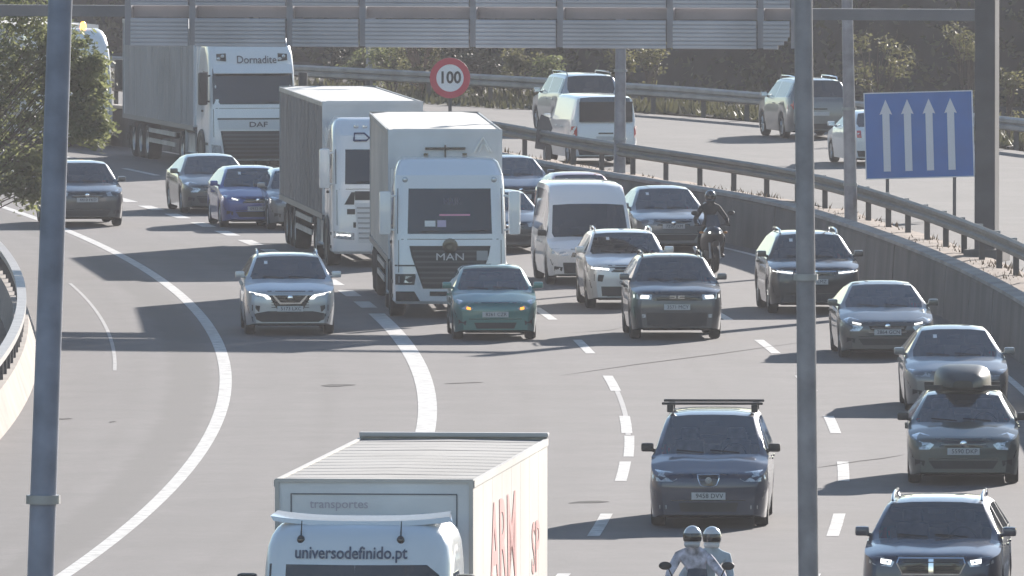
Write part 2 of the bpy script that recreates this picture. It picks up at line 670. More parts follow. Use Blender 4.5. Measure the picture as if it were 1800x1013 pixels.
mark('worn_line', -9.3, 0.07, 270.0, 312.0, LINEW, 0.004)
for pts, w in (([(985, 660), (1120, 640), (1260, 622), (1405, 602)], 0.06), ([(1000, 585), (1075, 580), (1100, 574)], 0.05), ([(1430, 822), (1590, 800)], 0.05),
               ([(565, 678), (625, 676)], 0.22), ([(1000, 884), (1070, 881)], 0.16), ([(780, 674), (850, 672)], 0.08), ([(95, 737), (128, 736)], 0.1), ([(192, 742), (204, 741)], 0.12)):
    if len(pts) == 2:
        (xa_, ya_), (xb_, yb_) = pts
        pts = [(xa_ + (xb_ - xa_) * k / 4, ya_ + (yb_ - ya_) * k / 4) for k in range(5)]
    W_ = [gp(*p, 0.006) for p in pts]
    w0 = w
    vs = []
    for i, p in enumerate(W_):
        j = RND.uniform(-0.15, 0.15)
        w = w0 * (0.15 if i in (0, len(W_) - 1) else RND.uniform(0.5, 0.9))
        vs += [(p.x, p.y + j - w * 2.5, 0.006), (p.x, p.y + j + w * 2.5, 0.006)]
    fs = [(2 * i, 2 * i + 2, 2 * i + 3, 2 * i + 1) for i in range(len(W_) - 1)]
    MB().add(vs, fs).build('road_streak', STREAKM, road)  # narrow dark strips on the road, thinner at both ends

# retaining wall and planted median
ds_ = frange(80, 470, 3)
wallr = empty('retaining_wall', (0, 0, 0), 0, 'long low concrete wall along the median, lit along its top edge', 'wall')
sweep([(8.22, -0.05), (8.25, 1.08), (8.46, 1.09), (8.5, 0.4)], ds_, RM).build('wall_core', CONC, wallr)
dd = 150.0
while dd < 455:
    j_ = RND.uniform(-0.012, 0.012)
    sweep([(8.12 + j_, -0.05), (8.19 + j_, 1.02), (8.21 + j_, 1.08), (8.3, 1.085), (8.3, -0.05)], frange(dd, dd + 5.93, 2.965), RM, closed=True).build('wall_panel', CONC, wallr)
    dd += 6.0
sweep([(8.15, 1.1), (8.15, 1.17), (8.47, 1.19), (8.47, 1.1)], ds_, RM, closed=True).build('coping', mat('pale_coping', (0.32, 0.30, 0.28), 0.9, noise=0.35, scale=1.0), wallr)
md = sweep([(8.47, 0.9), (8.48, 1.07), (8.9, 1.1), (9.5, 1.06), (10.1, 0.8), (10.52, ZF + 0.004), (10.75, ZF - 0.1)], frange(80, 470, 2), RM)
md.v = [(x, y, z + (RND.uniform(-0.04, 0.04) if 0.7 < z < 1.09 else 0)) for x, y, z in md.v]
tag(md.build('median', SOIL, None, 60), 'strip of bare reddish soil between wall and guardrail', kind='structure')

# dry weeds in the median
wv = MB()
for i in range(5200):
    dd = RND.uniform(255, 430)
    o = RND.uniform(8.6, 9.9)
    clump = math.sin(dd * 0.9) + math.sin(dd * 0.37 + 1)
    if clump < RND.uniform(-1.4, 1.2) :
        continue
    h = RND.uniform(0.04, 0.2)
    x = RM(dd) + o
    a = RND.uniform(0, 6.28)
    z0 = 1.0 if o < 9.5 else 0.85
    dx, dy = math.cos(a) * 0.03, math.sin(a) * 0.03
    lx, ly = RND.uniform(-0.1, 0.1), RND.uniform(-0.1, 0.1)
    wv.add([(x - dx, dd - dy, z0), (x + dx, dd + dy, z0), (x + lx, dd + ly, z0 + h)], [(0, 1, 2)])
me = wv.mesh('dry_weeds', recalc=False)
tag(link('dry_weeds', me, mat('straw', (0.24, 0.16, 0.085), 0.9, noise=0.5, scale=1.5)), 'sparse dry weeds growing along the median strip', 'weeds', kind='stuff')

# median guardrail
gr = empty('guardrail', (RA(300) + 9.15, 300, 1.05), 0, 'steel guardrail on posts along the median between both carriageways', 'guardrail')
def chain(root, b):
    l = root.location
    b.v = [(x - l.x, y - l.y, z - l.z) for x, y, z in b.v]
    return b
RAILM = mat('weathered_rail', (0.10, 0.098, 0.098), 0.55, 0.4, noise=0.35, scale=1.2, detail=8)
POSTM = mat('weathered_post', (0.09, 0.088, 0.088), 0.6, 0.4, noise=0.4, scale=2)
wprof = [(9.02, 1.52), (8.96, 1.56), (8.96, 1.63), (9.02, 1.67), (9.02, 1.71), (8.96, 1.75), (8.96, 1.82), (9.02, 1.86)]
wprof = wprof + [(o + 0.012, z) for o, z in reversed(wprof)]
dd = 240.0
while dd < 440:
    chain(gr, sweep(wprof, frange(dd, dd + 4.0, 2), RM, closed=True)).build('rail', RAILM, gr, 30)
    dd += 4.003
pmesh = MB().box(-0.06, 0.06, -0.04, 0.04, -0.15, 0.72).mesh('post')
pmesh.materials.append(POSTM)
smesh = MB().box(-0.14, 0.02, -0.05, 0.05, 0.5, 0.79).mesh('spacer')
smesh.materials.append(STEEL)
dd = 241.0
while dd < 440:
    x = RM(dd) + 9.2
    for me_, nm in ((pmesh, 'post'), (smesh, 'spacer')):
        o = link(nm, me_, None, gr)
        o.location = (x - gr.location.x, dd - 300, 0)
        o.rotation_euler = (0, 0, math.atan(-RS(dd)) + RND.uniform(-0.04, 0.04))
    dd += 4.0

# far guardrail and slope
fb = empty('guardrail', (XB(430), 430, ZF), 0, 'grey steel guardrail along the far edge of the opposite carriageway', 'guardrail')
FRAIL = mat('far_rail', (0.30, 0.29, 0.285), 0.55, 0.3, noise=0.3, scale=1.2, detail=8)
fprof = [(0.0, ZF + 0.50), (-0.08, ZF + 0.55), (-0.08, ZF + 0.64), (0.0, ZF + 0.69), (-0.08, ZF + 0.74), (-0.08, ZF + 0.83), (0.0, ZF + 0.88)]
fprof = fprof + [(o + 0.03, z) for o, z in reversed(fprof)]
fpm = MB().box(-0.07, 0.07, -0.06, 0.06, -0.1, 0.84).mesh('post')
fpm.materials.append(POSTM)
dd = 340.0
while dd < 500:
    chain(fb, sweep(fprof, frange(dd, dd + 3.99, 1.995), XB, closed=True)).build('rail', FRAIL, fb, 30)
    o = link('post', fpm, None, fb)
    o.location = (XB(dd + 2) + 0.14 - fb.location.x, dd + 2 - 430, 0)
    dd += 4.0
XWK = [(360, 70), (380, 52), (405, 34), (420, 24), (435, 15.7), (450, 9), (468, 2), (490, -5.1), (505, -12), (520, -20), (545, -40), (580, -80), (660, -170)]
def XW(d):
    return (interp(XWK, d - 6) + interp(XWK, d) + interp(XWK, d + 6)) / 3
em = MB()
eds = frange(365, 650, 2.0)
eoff = [-0.3, 0.0, 0.2, 0.4, 0.7, 1.2, 3.0, 8, 16, 40, 90]
ez = [ZF - 0.2, ZF + 0.3, 1.6, 2.7, 3.6, 4.2, 4.8, 5.8, 7.2, 10.0, 14.0]
n = len(eoff)
vs, fs = [], []
r5 = random.Random(5)
for dd in eds:
    for j, (o, z) in enumerate(zip(eoff, ez)):
        q = 0.0 if j == 0 else 1.0
        vs.append((XW(dd) + o + q * r5.uniform(-0.22, 0.22), dd + q * r5.uniform(-0.5, 0.5), z + q * (r5.uniform(-0.15, 0.15) + 0.12 * math.sin(dd * 0.35 + j))))
for i in range(len(eds) - 1):
    for k in range(n - 1):
        fs.append((i * n + k, i * n + k + 1, (i + 1) * n + k + 1, (i + 1) * n + k))
em.add(vs, fs)
EMB = (vs, len(eoff))
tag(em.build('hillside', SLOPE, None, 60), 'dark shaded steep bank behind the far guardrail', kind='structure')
vb = MB()
vs, fs = [], []
n = 7
eds = frange(330, 650, 3.0)
for dd in eds:
    a_, b_ = XB(dd) + 0.25, (XW(dd) if dd > 366 else XB(dd) + 40)
    for k in range(n):
        vs.append((a_ + (b_ - a_) * k / (n - 1), dd, ZF + 0.02 + (0.12 * r5.random() if 0 < k < n - 1 else 0)))
for i in range(len(eds) - 1):
    for k in range(n - 1):
        fs.append((i * n + k, i * n + k + 1, (i + 1) * n + k + 1, (i + 1) * n + k))
vb.add(vs, fs)
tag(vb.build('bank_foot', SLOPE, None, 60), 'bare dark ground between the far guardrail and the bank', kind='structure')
# unseen rise added left of the road to block low sky reflections
hv_, hf_ = [], []
hy = frange(110, 440, 10)
ho_ = [(0, -0.05), (8, 2.5), (16, 6.5), (26, 10.5), (40, 13.0), (70, 14.5), (110, 13.0), (150, -0.05)]
for y_ in hy:
    t_ = min(1, (y_ - 110) / 60, (440 - y_) / 60)
    for o, z in ho_:
        hv_.append((-46 - o + r5.uniform(-1, 1), y_ + r5.uniform(-2, 2), z * max(0.02, t_) * r5.uniform(0.85, 1.1) if z > 0 else z))
n = len(ho_)
for i in range(len(hy) - 1):
    for k in range(n - 1):
        hf_.append((i * n + k, i * n + k + 1, (i + 1) * n + k + 1, (i + 1) * n + k))
tag(MB().add(hv_, hf_).build('blocker_hill', mat('blocker_scrub', (0.06, 0.062, 0.035), 0.95, noise=0.5, scale=0.15, detail=9, bump=0.6), None, 70), 'unseen scrub covered rise added left of the motorway', kind='structure')
# verge in front of the far guardrail
vg = sweep([(-2.6, ZF + 0.006), (-1.6, ZF + 0.05), (-0.5, ZF + 0.06), (-0.3, ZF + 0.05)], frange(434, 560, 3), XB).build('verge', mat('dry_verge', (0.085, 0.08, 0.05), 0.95, noise=0.5, scale=1.2, detail=8), None, 60)
tag(vg, 'narrow strip of dry grass in front of the far guardrail', kind='structure')

# parapet at the left edge
pr = empty('parapet', (RA(270) - 10.8, 270, 0), 0, 'beige concrete parapet with a pale rail on short posts, left edge', 'parapet')
chain(pr, sweep([(-10.75, -0.05), (-10.8, 0.1), (-10.97, 0.62), (-11.25, 0.62), (-11.35, -0.05)], frange(150, 350, 2.5), closed=True)).build('parapet_wall', CONCB, pr)
WRAIL = mat('pale_rail', (0.36, 0.345, 0.33), 0.5, 0.2, noise=0.2, scale=2)
rl = sweep([(-11.01, 0.98), (-11.01, 1.1), (-11.19, 1.1), (-11.19, 0.98)], frange(150, 350, 2.5), closed=True)
chain(pr, rl).build('handrail', WRAIL, pr)
pm2 = MB().box(-0.05, 0.05, -0.05, 0.05, 0.6, 0.99).mesh('post')
pm2.materials.append(mat('dark_post', (0.06, 0.055, 0.06), 0.6, 0.3))
dd = 200.0
while dd < 349:
    o = link('post', pm2, None, pr)
    o.location = (RA(dd) - 11.1 - pr.location.x, dd - 270, 0)
    dd += 2.2

# ------------------------------------------------------------------ gantry over the road
GA, GB = Vector((-13.4, 305.5, 0)), Vector((10.02, 300.0, 0))
gt = empty('sign_gantry', GB, math.atan2(GA.y - GB.y, GA.x - GB.x) + math.pi, 'grey motorway sign gantry spanning the road, backs of its panels to the camera', 'gantry')
GL = (GB - GA).length
GM = mat('gantry_paint', (0.16, 0.155, 0.17), 0.5, 0.3, noise=0.2, scale=0.8)
PANEL = mat('panel_aluminium', (0.46, 0.445, 0.47), 0.55, 0.2, noise=0.18, scale=0.7)
def gx(px):     # local x (0 at the right column, negative to the left) of a photo column on the gantry
    a, b = 0.0, 1.0
    for _ in range(40):
        m_ = (a + b) / 2
        p = GA + (GB - GA) * m_
        if 900 + p.x / p.y * FPX < px: a = m_
        else: b = m_
    return (a - 1.0) * GL
MB().box(-0.22, 0.22, -0.25, 0.25, 0.9, 8.4, 0.03).build('column', mat('column_grey', (0.085, 0.082, 0.088), 0.55, 0.2, noise=0.3, scale=1.5), gt)
MB().box(-0.42, 0.42, -0.42, 0.42, 0.95, 1.2, 0.02).build('base_plate', CONC, gt)
MB().box(-GL - 0.25, -GL + 0.25, -0.25, 0.25, -0.05, 8.4, 0.03).build('column', GM, gt)
MB().box(-GL + 0.2, -0.2, -0.16, 0.16, 6.02, 6.26).build('beam', GM, gt)
MB().box(-GL + 0.2, -0.2, -0.16, 0.16, 7.75, 7.95).build('beam', GM, gt)
posts_px = [232, 345, 516, 644, 838, 991, 1184, 1343, 1402]
for pxx in posts_px:
    x = gx(pxx)
    MB().box(x - 0.07, x + 0.07, -0.34, -0.17, 5.42, 8.15).build('panel_post', mat('dark_gantry_post', (0.25, 0.245, 0.27), 0.5, 0.3), gt)
def panel(x0, x1, z0, z1, round_right=False):
    b = MB()
    nrib = max(2, int((z1 - z0) / 0.085))
    for i in range(nrib):
        za, zb_ = z0 + (z1 - z0) * i / nrib, z0 + (z1 - z0) * (i + 1) / nrib
        h = zb_ - za
        xr = x1
        if round_right and i < 3:
            xr = x1 - (0.26, 0.12, 0.04)[i]
        b.add([(x0, -0.41, za), (xr, -0.41, za), (xr, -0.435, za + h * 0.12), (x0, -0.435, za + h * 0.12), (x0, -0.435, za + h * 0.7), (xr, -0.435, za + h * 0.7),
               (xr, -0.41, zb_), (x0, -0.41, zb_)], [(0, 1, 2, 3), (3, 2, 5, 4), (4, 5, 6, 7)])
    b.box(x0, x1 - (0.26 if round_right else 0), -0.40, -0.36, z0, z1)
    return b.build('sign_panel', PANEL, gt)
for i in range(len(posts_px) - 1):
    a, c = posts_px[i], posts_px[i + 1]
    panel(gx(a) + 0.08, gx(c) - 0.08, 5.40, 6.0, c == 1402)
    panel(gx(a) + 0.08, gx(c) - 0.08, 6.27, 8.1)
# ------------------------------------------------------------------ wheels
_WH = {}
def wheel_meshes(r, w, style='alloy'):
    key = (round(r, 3), round(w, 3), style)
    if key in _WH:
        return _WH[key]
    t = MB()
    h = w / 2
    t.lathe([(r * 0.66, -h * 0.9), (r * 0.9, -h), (r * 0.975, -h * 0.8), (r, -h * 0.45), (r, h * 0.45), (r * 0.975, h * 0.8), (r * 0.9, h), (r * 0.66, h * 0.9)], 'y', seg=28)
    tm = t.mesh('tyre')
    tm.materials.append(RUBBER)
    shade(tm, 50)
    q = MB()
    rr = r * 0.665
    if style == 'truck':
        q.lathe([(rr, -h * 0.85), (rr, h * 0.85), (rr * 0.9, h * 0.8), (rr * 0.8, h * 0.2), (rr * 0.45, h * 0.25), (rr * 0.4, h * 0.75), (0.02, h * 0.8), (0.02, -h * 0.2), (rr * 0.8, -h * 0.2)], 'y', seg=24)
        for k in range(10):
            a = k * math.pi / 5
            q.lathe([(0.018, h * 0.2), (0.018, h * 0.42), (0.001, h * 0.42)], 'y', (rr * 0.6 * math.cos(a), 0, rr * 0.6 * math.sin(a)), 6, False)
    else:
        q.lathe([(rr, -h * 0.85), (rr, h * 0.85), (rr * 0.93, h * 0.82), (rr * 0.92, -h * 0.6)], 'y', seg=28)
        q.lathe([(rr * 0.24, h * 0.3), (rr * 0.22, h * 0.72), (0.005, h * 0.76), (0.005, h * 0.2)], 'y', seg=14)
        for k in range(5):
            a = k * 2 * math.pi / 5 + 0.3
            for da in (-0.17, 0.17):
                p0 = (rr * 0.15 * math.cos(a), h * 0.62, rr * 0.15 * math.sin(a))
                p1 = (rr * 0.95 * math.cos(a + da), h * 0.68, rr * 0.95 * math.sin(a + da))
                q.tube([p0, p1], [0.03, 0.022], 5)
        q.lathe([(rr * 0.8, -h * 0.1), (rr * 0.8, h * 0.05), (0.01, h * 0.05), (0.01, -h * 0.1)], 'y', seg=20)
    rm = q.mesh('rim')
    rm.materials.append(ALLOY if style != 'dark' else BLACK)
    shade(rm, 40)
    _WH[key] = (tm, rm)
    return _WH[key]

def add_wheel(parent, x, y, r, w, style='alloy'):
    tm, rm = wheel_meshes(r, w, style)
    o = link('wheel', tm, None, parent)
    o.location = (x, y, r)
    o.rotation_euler = (0, RND.uniform(0, 6), 0 if y > 0 else math.pi)
    link('rim', rm, None, o)
    return o

# ------------------------------------------------------------------ cars
BASE = dict(L=4.35, W=1.8, H=1.5, gc=0.17, r=0.32, fo=0.85, wb=2.6, nz=0.78, cowl=1.15, cz=1.0, wst=1.95, roofend=3.5, rbase=4.15, deck=None,
            roofhalf=0.60, paint='silver', tail='hatch', rails=None, glass='clear', seats=SEAT, head=None, grille=None, intake=None, skirt=None,
            fog=None, plate='1234 LMN', plate_z=0.47, emblem='round', drl=False, indic=False, bars=False, wheel='alloy', kcap=None, glassz=None,
            side=True, mirror_body=True, rear=False)

def car(name, label, cat, px, py, s, oncoming=True, zroad=0.0, dyaw=0.0, ofs=None, group=None, d=None):
    S = dict(BASE)
    S.update(s)
    if d is None:
        c = gp(px, py, zroad)
    else:
        c = Vector((xd(px, d), d, zroad))
    sl = RS(c.y)
    dirv = Vector((sl, 1.0, 0)).normalized()
    if oncoming:
        dirv = -dirv
    L, W, H = S['L'], S['W'], S['H']
    xf = L / 2 - S['fo']
    near_x = xf if oncoming else -(L / 2 - (L - S['fo'] - S['wb']))
    ang = math.atan2(dirv.y, dirv.x) + dyaw
    dv = Vector((math.cos(ang), math.sin(ang), 0))
    loc = c - dv * near_x
    root = empty(name, loc, ang, label, cat, group)
    build_car(root, S)
    return root

def build_car(root, S):
    L, W, H, gc = S['L'], S['W'], S['H'], S['gc']
    hw = W / 2
    r, fo, wb = S['r'], S['fo'], S['wb']
    ra = r + 0.055
    tf, tr = fo, fo + wb
    cowl, wst, rend, rbase = S['cowl'], S['wst'], S['roofend'], S['rbase']
    nz, cz = S['nz'], S['cz']
    wz = S['glassz'] or H - 0.05            # height of the windscreen's upper edge
    deck = S['deck']
    zk = [(0, nz - 0.10), (0.03, nz - 0.045), (0.08, nz - 0.015), (0.18, nz + 0.012), (cowl * 0.55, nz + (cz - nz) * 0.62), (cowl, cz)]
    zk += [(wst, wz)]
    if S['kcap']:
        zk += [(wst + S['kcap'], H - 0.08), (wst + S['kcap'] + 0.3, H - 0.02)]
    else:
        zk += [(wst + 0.25, H - 0.012)]
    zk += [((wst + rend) / 2, H), (rend - 0.3, H - 0.018), (rend, H - 0.055)]
    if deck:
        zk += [(rbase, deck), (rbase + 0.12, deck + 0.005), (L - 0.06, deck - 0.02), (L - 0.02, deck - 0.05), (L, deck - 0.12)]
        belt_r = deck - 0.03
    else:
        belt_r = cz + 0.06
        zk += [(rbase, belt_r + 0.0), (L - 0.04, belt_r - 0.05), (L, belt_r - 0.14)]
    def ztop(t): return interp(zk, t)
    def belt(t): return cz - 0.035 + (belt_r - cz + 0.01) * smooth(cowl, rbase, t)
    def plan(t):
        if t < 0.6:
            q = 1 - t / 0.6
            return 1 - 0.17 * q ** 2.6 - 0.05 * q ** 9
        if t > L - 0.6:
            q = 1 - (L - t) / 0.6
            return 1 - 0.13 * q ** 2.6 - 0.03 * q ** 9
        return 1.0
    key = {0.0, 0.03, 0.08, 0.18, cowl, wst, rend, rbase, L - 0.04, L}
    tb = wst + 0.62 * (1 if rend - wst < 2.2 else 1.2)
    side0 = cowl + 0.3 * (wst - cowl)
    side1 = rend + (rbase - rend) * (0.42 if not deck else 0.35)
    tcp = rend - 0.28
    key |= {side0, tb - 0.045, tb + 0.045, side1}
    if tcp - tb > 0.5:
        key |= {tcp - 0.03, tcp + 0.03}
    extra = [0.3, 0.45, cowl * 0.6, cowl * 0.8, cowl - 0.05, L - 0.02, L - 0.1, L - 0.2, L - 0.32, L - 0.5, wst + 0.25, (wst + rend) / 2, rend - 0.3]
    if S['kcap']:
        extra += [wst + S['kcap'] * 0.5, wst + S['kcap'], wst + S['kcap'] + 0.3]
    if deck:
        extra += [rbase + 0.12]
    for k in (0.25, 0.5, 0.75):
        extra.append(cowl + (wst - cowl) * k)
        extra.append(rend + (rbase - rend) * k)
    for c in (tf, tr):
        for q in (-1.0, -0.985, -0.9, -0.7, -0.4, 0, 0.4, 0.7, 0.9, 0.985, 1.0):
            extra.append(c + q * ra)
    ts = sorted(key)
    for e in sorted(extra):
        if 0 < e < L and min(abs(e - t) for t in ts) > 0.012:
            ts.append(e)
    ts = sorted(ts)
    rh = S['roofhalf']
    def prof(t):
        w = hw * plan(t)
        zt = ztop(t)
        zb = gc + 0.05 * (smooth(0.25, 0, t) + smooth(L - 0.3, L, t))
        zs = zb
        for c in (tf, tr):
            a = abs(t - c)
            if a < ra:
                zs = max(zs, r + math.sqrt(max(0, ra * ra - a * a)) * 0.98)
        bl = min(belt(t), zt - 0.05)
        kk = max(0.0, min(1.0, (zt - bl - 0.06) / (H - bl)))
        wi = w - 0.26
        wt_hood = 0.88 * w
        wt = 0.93 * w + (rh - 0.93 * w) * kk if kk > 0.02 else wt_hood
        if t < cowl or (deck and t > rbase):
            wt = 0.86 * w
        drop = 0.028 + 0.05 * kk
        zm1 = max(0.42, zs + 0.03)
        zm2 = max(0.62, zs + 0.08)
        zm2 = min(zm2, bl - 0.04)
        zm1 = min(zm1, zm2 - 0.02)
        zg = zt - drop
        p = [(0, zb), (wi, zb), (wi, zs), (w * 0.955, zs), (w * 0.985, zm1), (w, zm2), (w * 0.975, bl)]
        b0 = (w * 0.975, bl)
        e0 = (wt, zg)
        def mix(q, bulge=0.0):
            return (b0[0] + (e0[0] - b0[0]) * q + bulge, b0[1] + (e0[1] - b0[1]) * q)
        p += [mix(0.06 if kk > 0.05 else 0.3), mix(0.9 if kk > 0.05 else 0.75, 0.012 * kk), e0,
              (wt * 0.915, zg + drop * 0.55), (wt * 0.5, zt + (0.014 * smooth(0.05, 0.4, t) if t < cowl - 0.03 else -0.004)), (0, zt)]
        return p
    rings = [prof(t) for t in ts]
    n = len(rings[0])
    N = 2 * n - 2
    vs = []
    for t, p in zip(ts, rings):
        x = L / 2 - t
        full = p + [(-y, z) for y, z in reversed(p[1:-1])]
        vs += [(x, y, z) for y, z in full]
    groups = {'body': []}
    def gadd(k, f): groups.setdefault(k, []).append(f)
    for i in range(len(ts) - 1):
        tm = (ts[i] + ts[i + 1]) / 2
        for k in range(N):
            k2 = (k + 1) % N
            f = (i * N + k, i * N + k2, (i + 1) * N + k2, (i + 1) * N + k)
            kk = k if k < n - 1 else N - 1 - k      # profile segment index 0..n-2
            g = 'body'
            if kk >= 10 and cowl < tm < wst:
                g = 'windscreen'
            elif kk >= 10 and rend < tm < rbase:
                g = 'rear_window'
            elif kk == 7 and S['side'] and side0 < tm < side1 and not (tb - 0.045 < tm < tb + 0.045):
                if tcp - tb > 0.5 and tcp - 0.03 < tm < tcp + 0.03:
                    g = 'body'
                else:
                    z = 0 if tm < tb else (1 if tm < tcp or tcp - tb <= 0.5 else 2)
                    g = 'side_window_%d_%d' % (z, k < n - 1)
            gadd(g, f)
    m_ = len(ts) - 1
    # end caps as strips across
    for base, rev in ((0, False), (m_ * N, True)):
        for k in range(0, n - 1):
            a, b = base + k, base + k + 1
            c, d = base + (N - k - 1) % N, base + (N - k) % N
            q = (a, b, c, d)
            q = tuple(dict.fromkeys(q))
            if len(q) > 2:
                gadd('body', q if rev else tuple(reversed(q)))
    def sub(fs, recalc=True):
        used = sorted({i for f in fs for i in f})
        mp = {u: i for i, u in enumerate(used)}
        b = MB()
        b.add([vs[u] for u in used], [tuple(mp[i] for i in f) for f in fs])
        return b
    pm = PAINTS[S['paint']]
    allfaces = [f for g in groups.values() for f in g]
    bvh = BVHTree.FromPolygons([Vector(v) for v in vs], allfaces)
    bm_ = sub(groups['body']).mesh('body', recalc=False)
    bmx = bmesh.new()
    bmx.from_mesh(bm_)
    bmesh.ops.remove_doubles(bmx, verts=bmx.verts, dist=1e-4)
    bmx.to_mesh(bm_)
    bmx.free()
    link('body', bm_, pm, root, 38)
    for g, fs in groups.items():
        if g == 'body':
            continue
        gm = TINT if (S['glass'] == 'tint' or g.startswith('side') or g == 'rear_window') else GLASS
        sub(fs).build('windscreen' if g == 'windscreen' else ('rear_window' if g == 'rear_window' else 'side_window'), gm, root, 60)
    X = L / 2
    # ---- front
    P = lambda poly, nm, m_, par=root, ax='+x', **k: patch(bvh, poly, ax, nm, m_, par, **k)
    hd = S['head'] or [(0.50, -0.05), (0.72, 0.0), (0.93, 0.03), (0.95, -0.06), (0.80, -0.13), (0.54, -0.13)]
    hp = [(a * hw, nz + b) for a, b in hd]
    for poly in (hp, mirror(hp)):
        h = P(poly, 'headlight', LAMP, off=0.01)
        if h and S['drl']:
            dr = S['drl'] if isinstance(S['drl'], list) else [(hd[0][0] + .02, hd[0][1] + .005), (hd[1][0], hd[1][1] + 0.0), (hd[2][0], hd[2][1] - .005), (hd[2][0], hd[2][1] - .035), (hd[1][0], hd[1][1] - .04), (hd[0][0] + .02, hd[0][1] - .03)]
            dp = [(a * hw, nz + b) for a, b in dr]
            P(dp if poly is hp else mirror(dp), 'running_light', DRL, h, off=0.02, cuts=2)
        if h and S['indic']:
            ip = [(0.58 * hw, nz - 0.165), (0.68 * hw, nz - 0.15), (0.67 * hw, nz - 0.10), (0.58 * hw, nz - 0.12)]
            P(ip if poly is hp else mirror(ip), 'indicator', INDIC, h, off=0.022, cuts=1)
    gr = S['grille'] if S['grille'] is not None else [(-0.46, -0.06), (0.46, -0.06), (0.42, -0.17), (-0.42, -0.17)]
    if gr:
        g = P([(a * hw, nz + b) for a, b in gr], 'grille', TRIM, off=0.006)
        zs_ = [b for a, b in gr]
        ys_ = [a for a, b in gr]
        z0, z1 = min(zs_), max(zs_)
        nb = max(2, int((z1 - z0) / 0.045))
        for i in range(1, nb):
            zz = z0 + (z1 - z0) * i / nb
            wlim = 0.86 * min(abs(min(ys_)), max(ys_))
            P([(-wlim * hw, nz + zz - 0.006), (wlim * hw, nz + zz - 0.006), (wlim * hw, nz + zz + 0.006), (-wlim * hw, nz + zz + 0.006)], 'grille_bar', BLACK if S.get('darkbars') else STEEL, g, off=0.014, cuts=2)
    for bar in S.get('chrome', []):
        P([(a * hw, nz + b) for a, b in bar], 'chrome_trim', CHROME, off=0.016, cuts=2)
    it = S['intake'] or [(-0.62, 0.40), (0.62, 0.40), (0.52, 0.27), (-0.52, 0.27)]
    P([(a * hw, b) for a, b in it], 'lower_intake', BLACK, off=0.006)
    if S['skirt']:
        P([(a * hw, b) for a, b in S['skirt']], 'bumper_cladding', BLACK, off=0.004)
    fg = S['fog'] or [(0.68, 0.40), (0.86, 0.42), (0.86, 0.32), (0.70, 0.31)]
    fp = [(a * hw, b) for a, b in fg]
    for poly in (fp, mirror(fp)):
        P(poly, 'fog_lamp', BLACK if not S.get('foglit') else LAMP, off=0.008, cuts=1)
    pz = S['plate_z']
    hit = bvh.ray_cast(Vector((20, 0, pz)), Vector((-1, 0, 0)))[0]
    px_ = (hit.x if hit else X) + 0.012
    if S['plate']:
        pl = MB().box(px_, px_ + 0.012, -0.26, 0.26, pz - 0.055, pz + 0.055).build('number_plate', PLATE, root)
        lettering(S['plate'], 0.1, Matrix.Translation((px_ + 0.016, 0.015, pz)) @ FRONT, PRINT, pl, ext=0.002)
    # emblem
    ez = S.get('emblem_z', nz - 0.105)
    hit = bvh.ray_cast(Vector((20, 0, ez)), Vector((-1, 0, 0)))[0]
    ex = (hit.x if hit else X) + 0.02
    if S['emblem'] == 'round':
        MB().lathe([(0.055, 0), (0.055, 0.02), (0.04, 0.028), (0.001, 0.028), (0.001, 0)], 'x', (ex - 0.01, 0, ez), 16).build('emblem', CHROME, root, 40)
    elif S['emblem'] == 'bars':
        b = MB()
        for sg in (-1, 1):
            b.prism([(sg * 0.02, ez - 0.03), (sg * 0.15, ez - 0.03), (sg * 0.15, ez - 0.012), (sg * 0.05, ez - 0.012), (sg * 0.05, ez + 0.012), (sg * 0.15, ez + 0.012), (sg * 0.15, ez + 0.03), (sg * 0.02, ez + 0.03)], ex, ex + 0.012, 'x')
        b.build('emblem', CHROME, root)
    elif S['emblem'] == 'shield':
        op = [(-0.165, 0.085), (0.165, 0.085), (0.16, 0.03), (0.125, -0.075), (0.07, -0.10), (-0.07, -0.10), (-0.125, -0.075), (-0.16, 0.03)]
        def fx_(y, z):
            h_ = bvh.ray_cast(Vector((20, y, z)), Vector((-1, 0, 0)))[0]
            return (h_.x if h_ else X) + 0.012
        P([(y, ez + z) for y, z in op], 'shield_grille', TRIM, off=0.004)
        MB().tube([(fx_(y, ez + z), y, ez + z) for y, z in op + op[:1]], 0.011, 6).build('shield_frame', CHROME, root, 60)
        MB().lathe([(0.05, 0), (0.05, 0.015), (0.001, 0.02), (0.001, 0)], 'x', (fx_(0, ez), 0, ez), 16).build('emblem', STEEL, root, 40)
        lettering('S', 0.08, Matrix.Translation((fx_(0, ez) + 0.022, 0, ez)) @ FRONT, CHROME, root, name='emblem_letter')
    # shut lines of bonnet and bumper
    zl = nz - 0.035
    for q in ([(-0.5 * hw, zl), (0.5 * hw, zl), (0.5 * hw, zl + 0.014), (-0.5 * hw, zl + 0.014)], [(-0.62 * hw, 0.425), (0.62 * hw, 0.425), (0.62 * hw, 0.437), (-0.62 * hw, 0.437)]):
        P(q, 'panel_gap', TRIM, off=0.003, depth=0.004, cuts=2)
    for sg in (1, -1):
        q = [(sg * 0.965 * hw, nz - 0.16), (sg * 0.978 * hw, nz - 0.16), (sg * 0.90 * hw, 0.44), (sg * 0.885 * hw, 0.44)]
        P(q if sg > 0 else list(reversed(q)), 'panel_gap', TRIM, off=0.003, depth=0.004, cuts=1)
    # inside mirror and windscreen sticker
    MB().box(X - wst + 0.06, X - wst + 0.10, -0.12, 0.12, wz - 0.17, wz - 0.10, 0.012).build('rear_view_mirror', TRIM, root)
    sy_ = (-0.75 + 0.25 * RND.random()) * rh
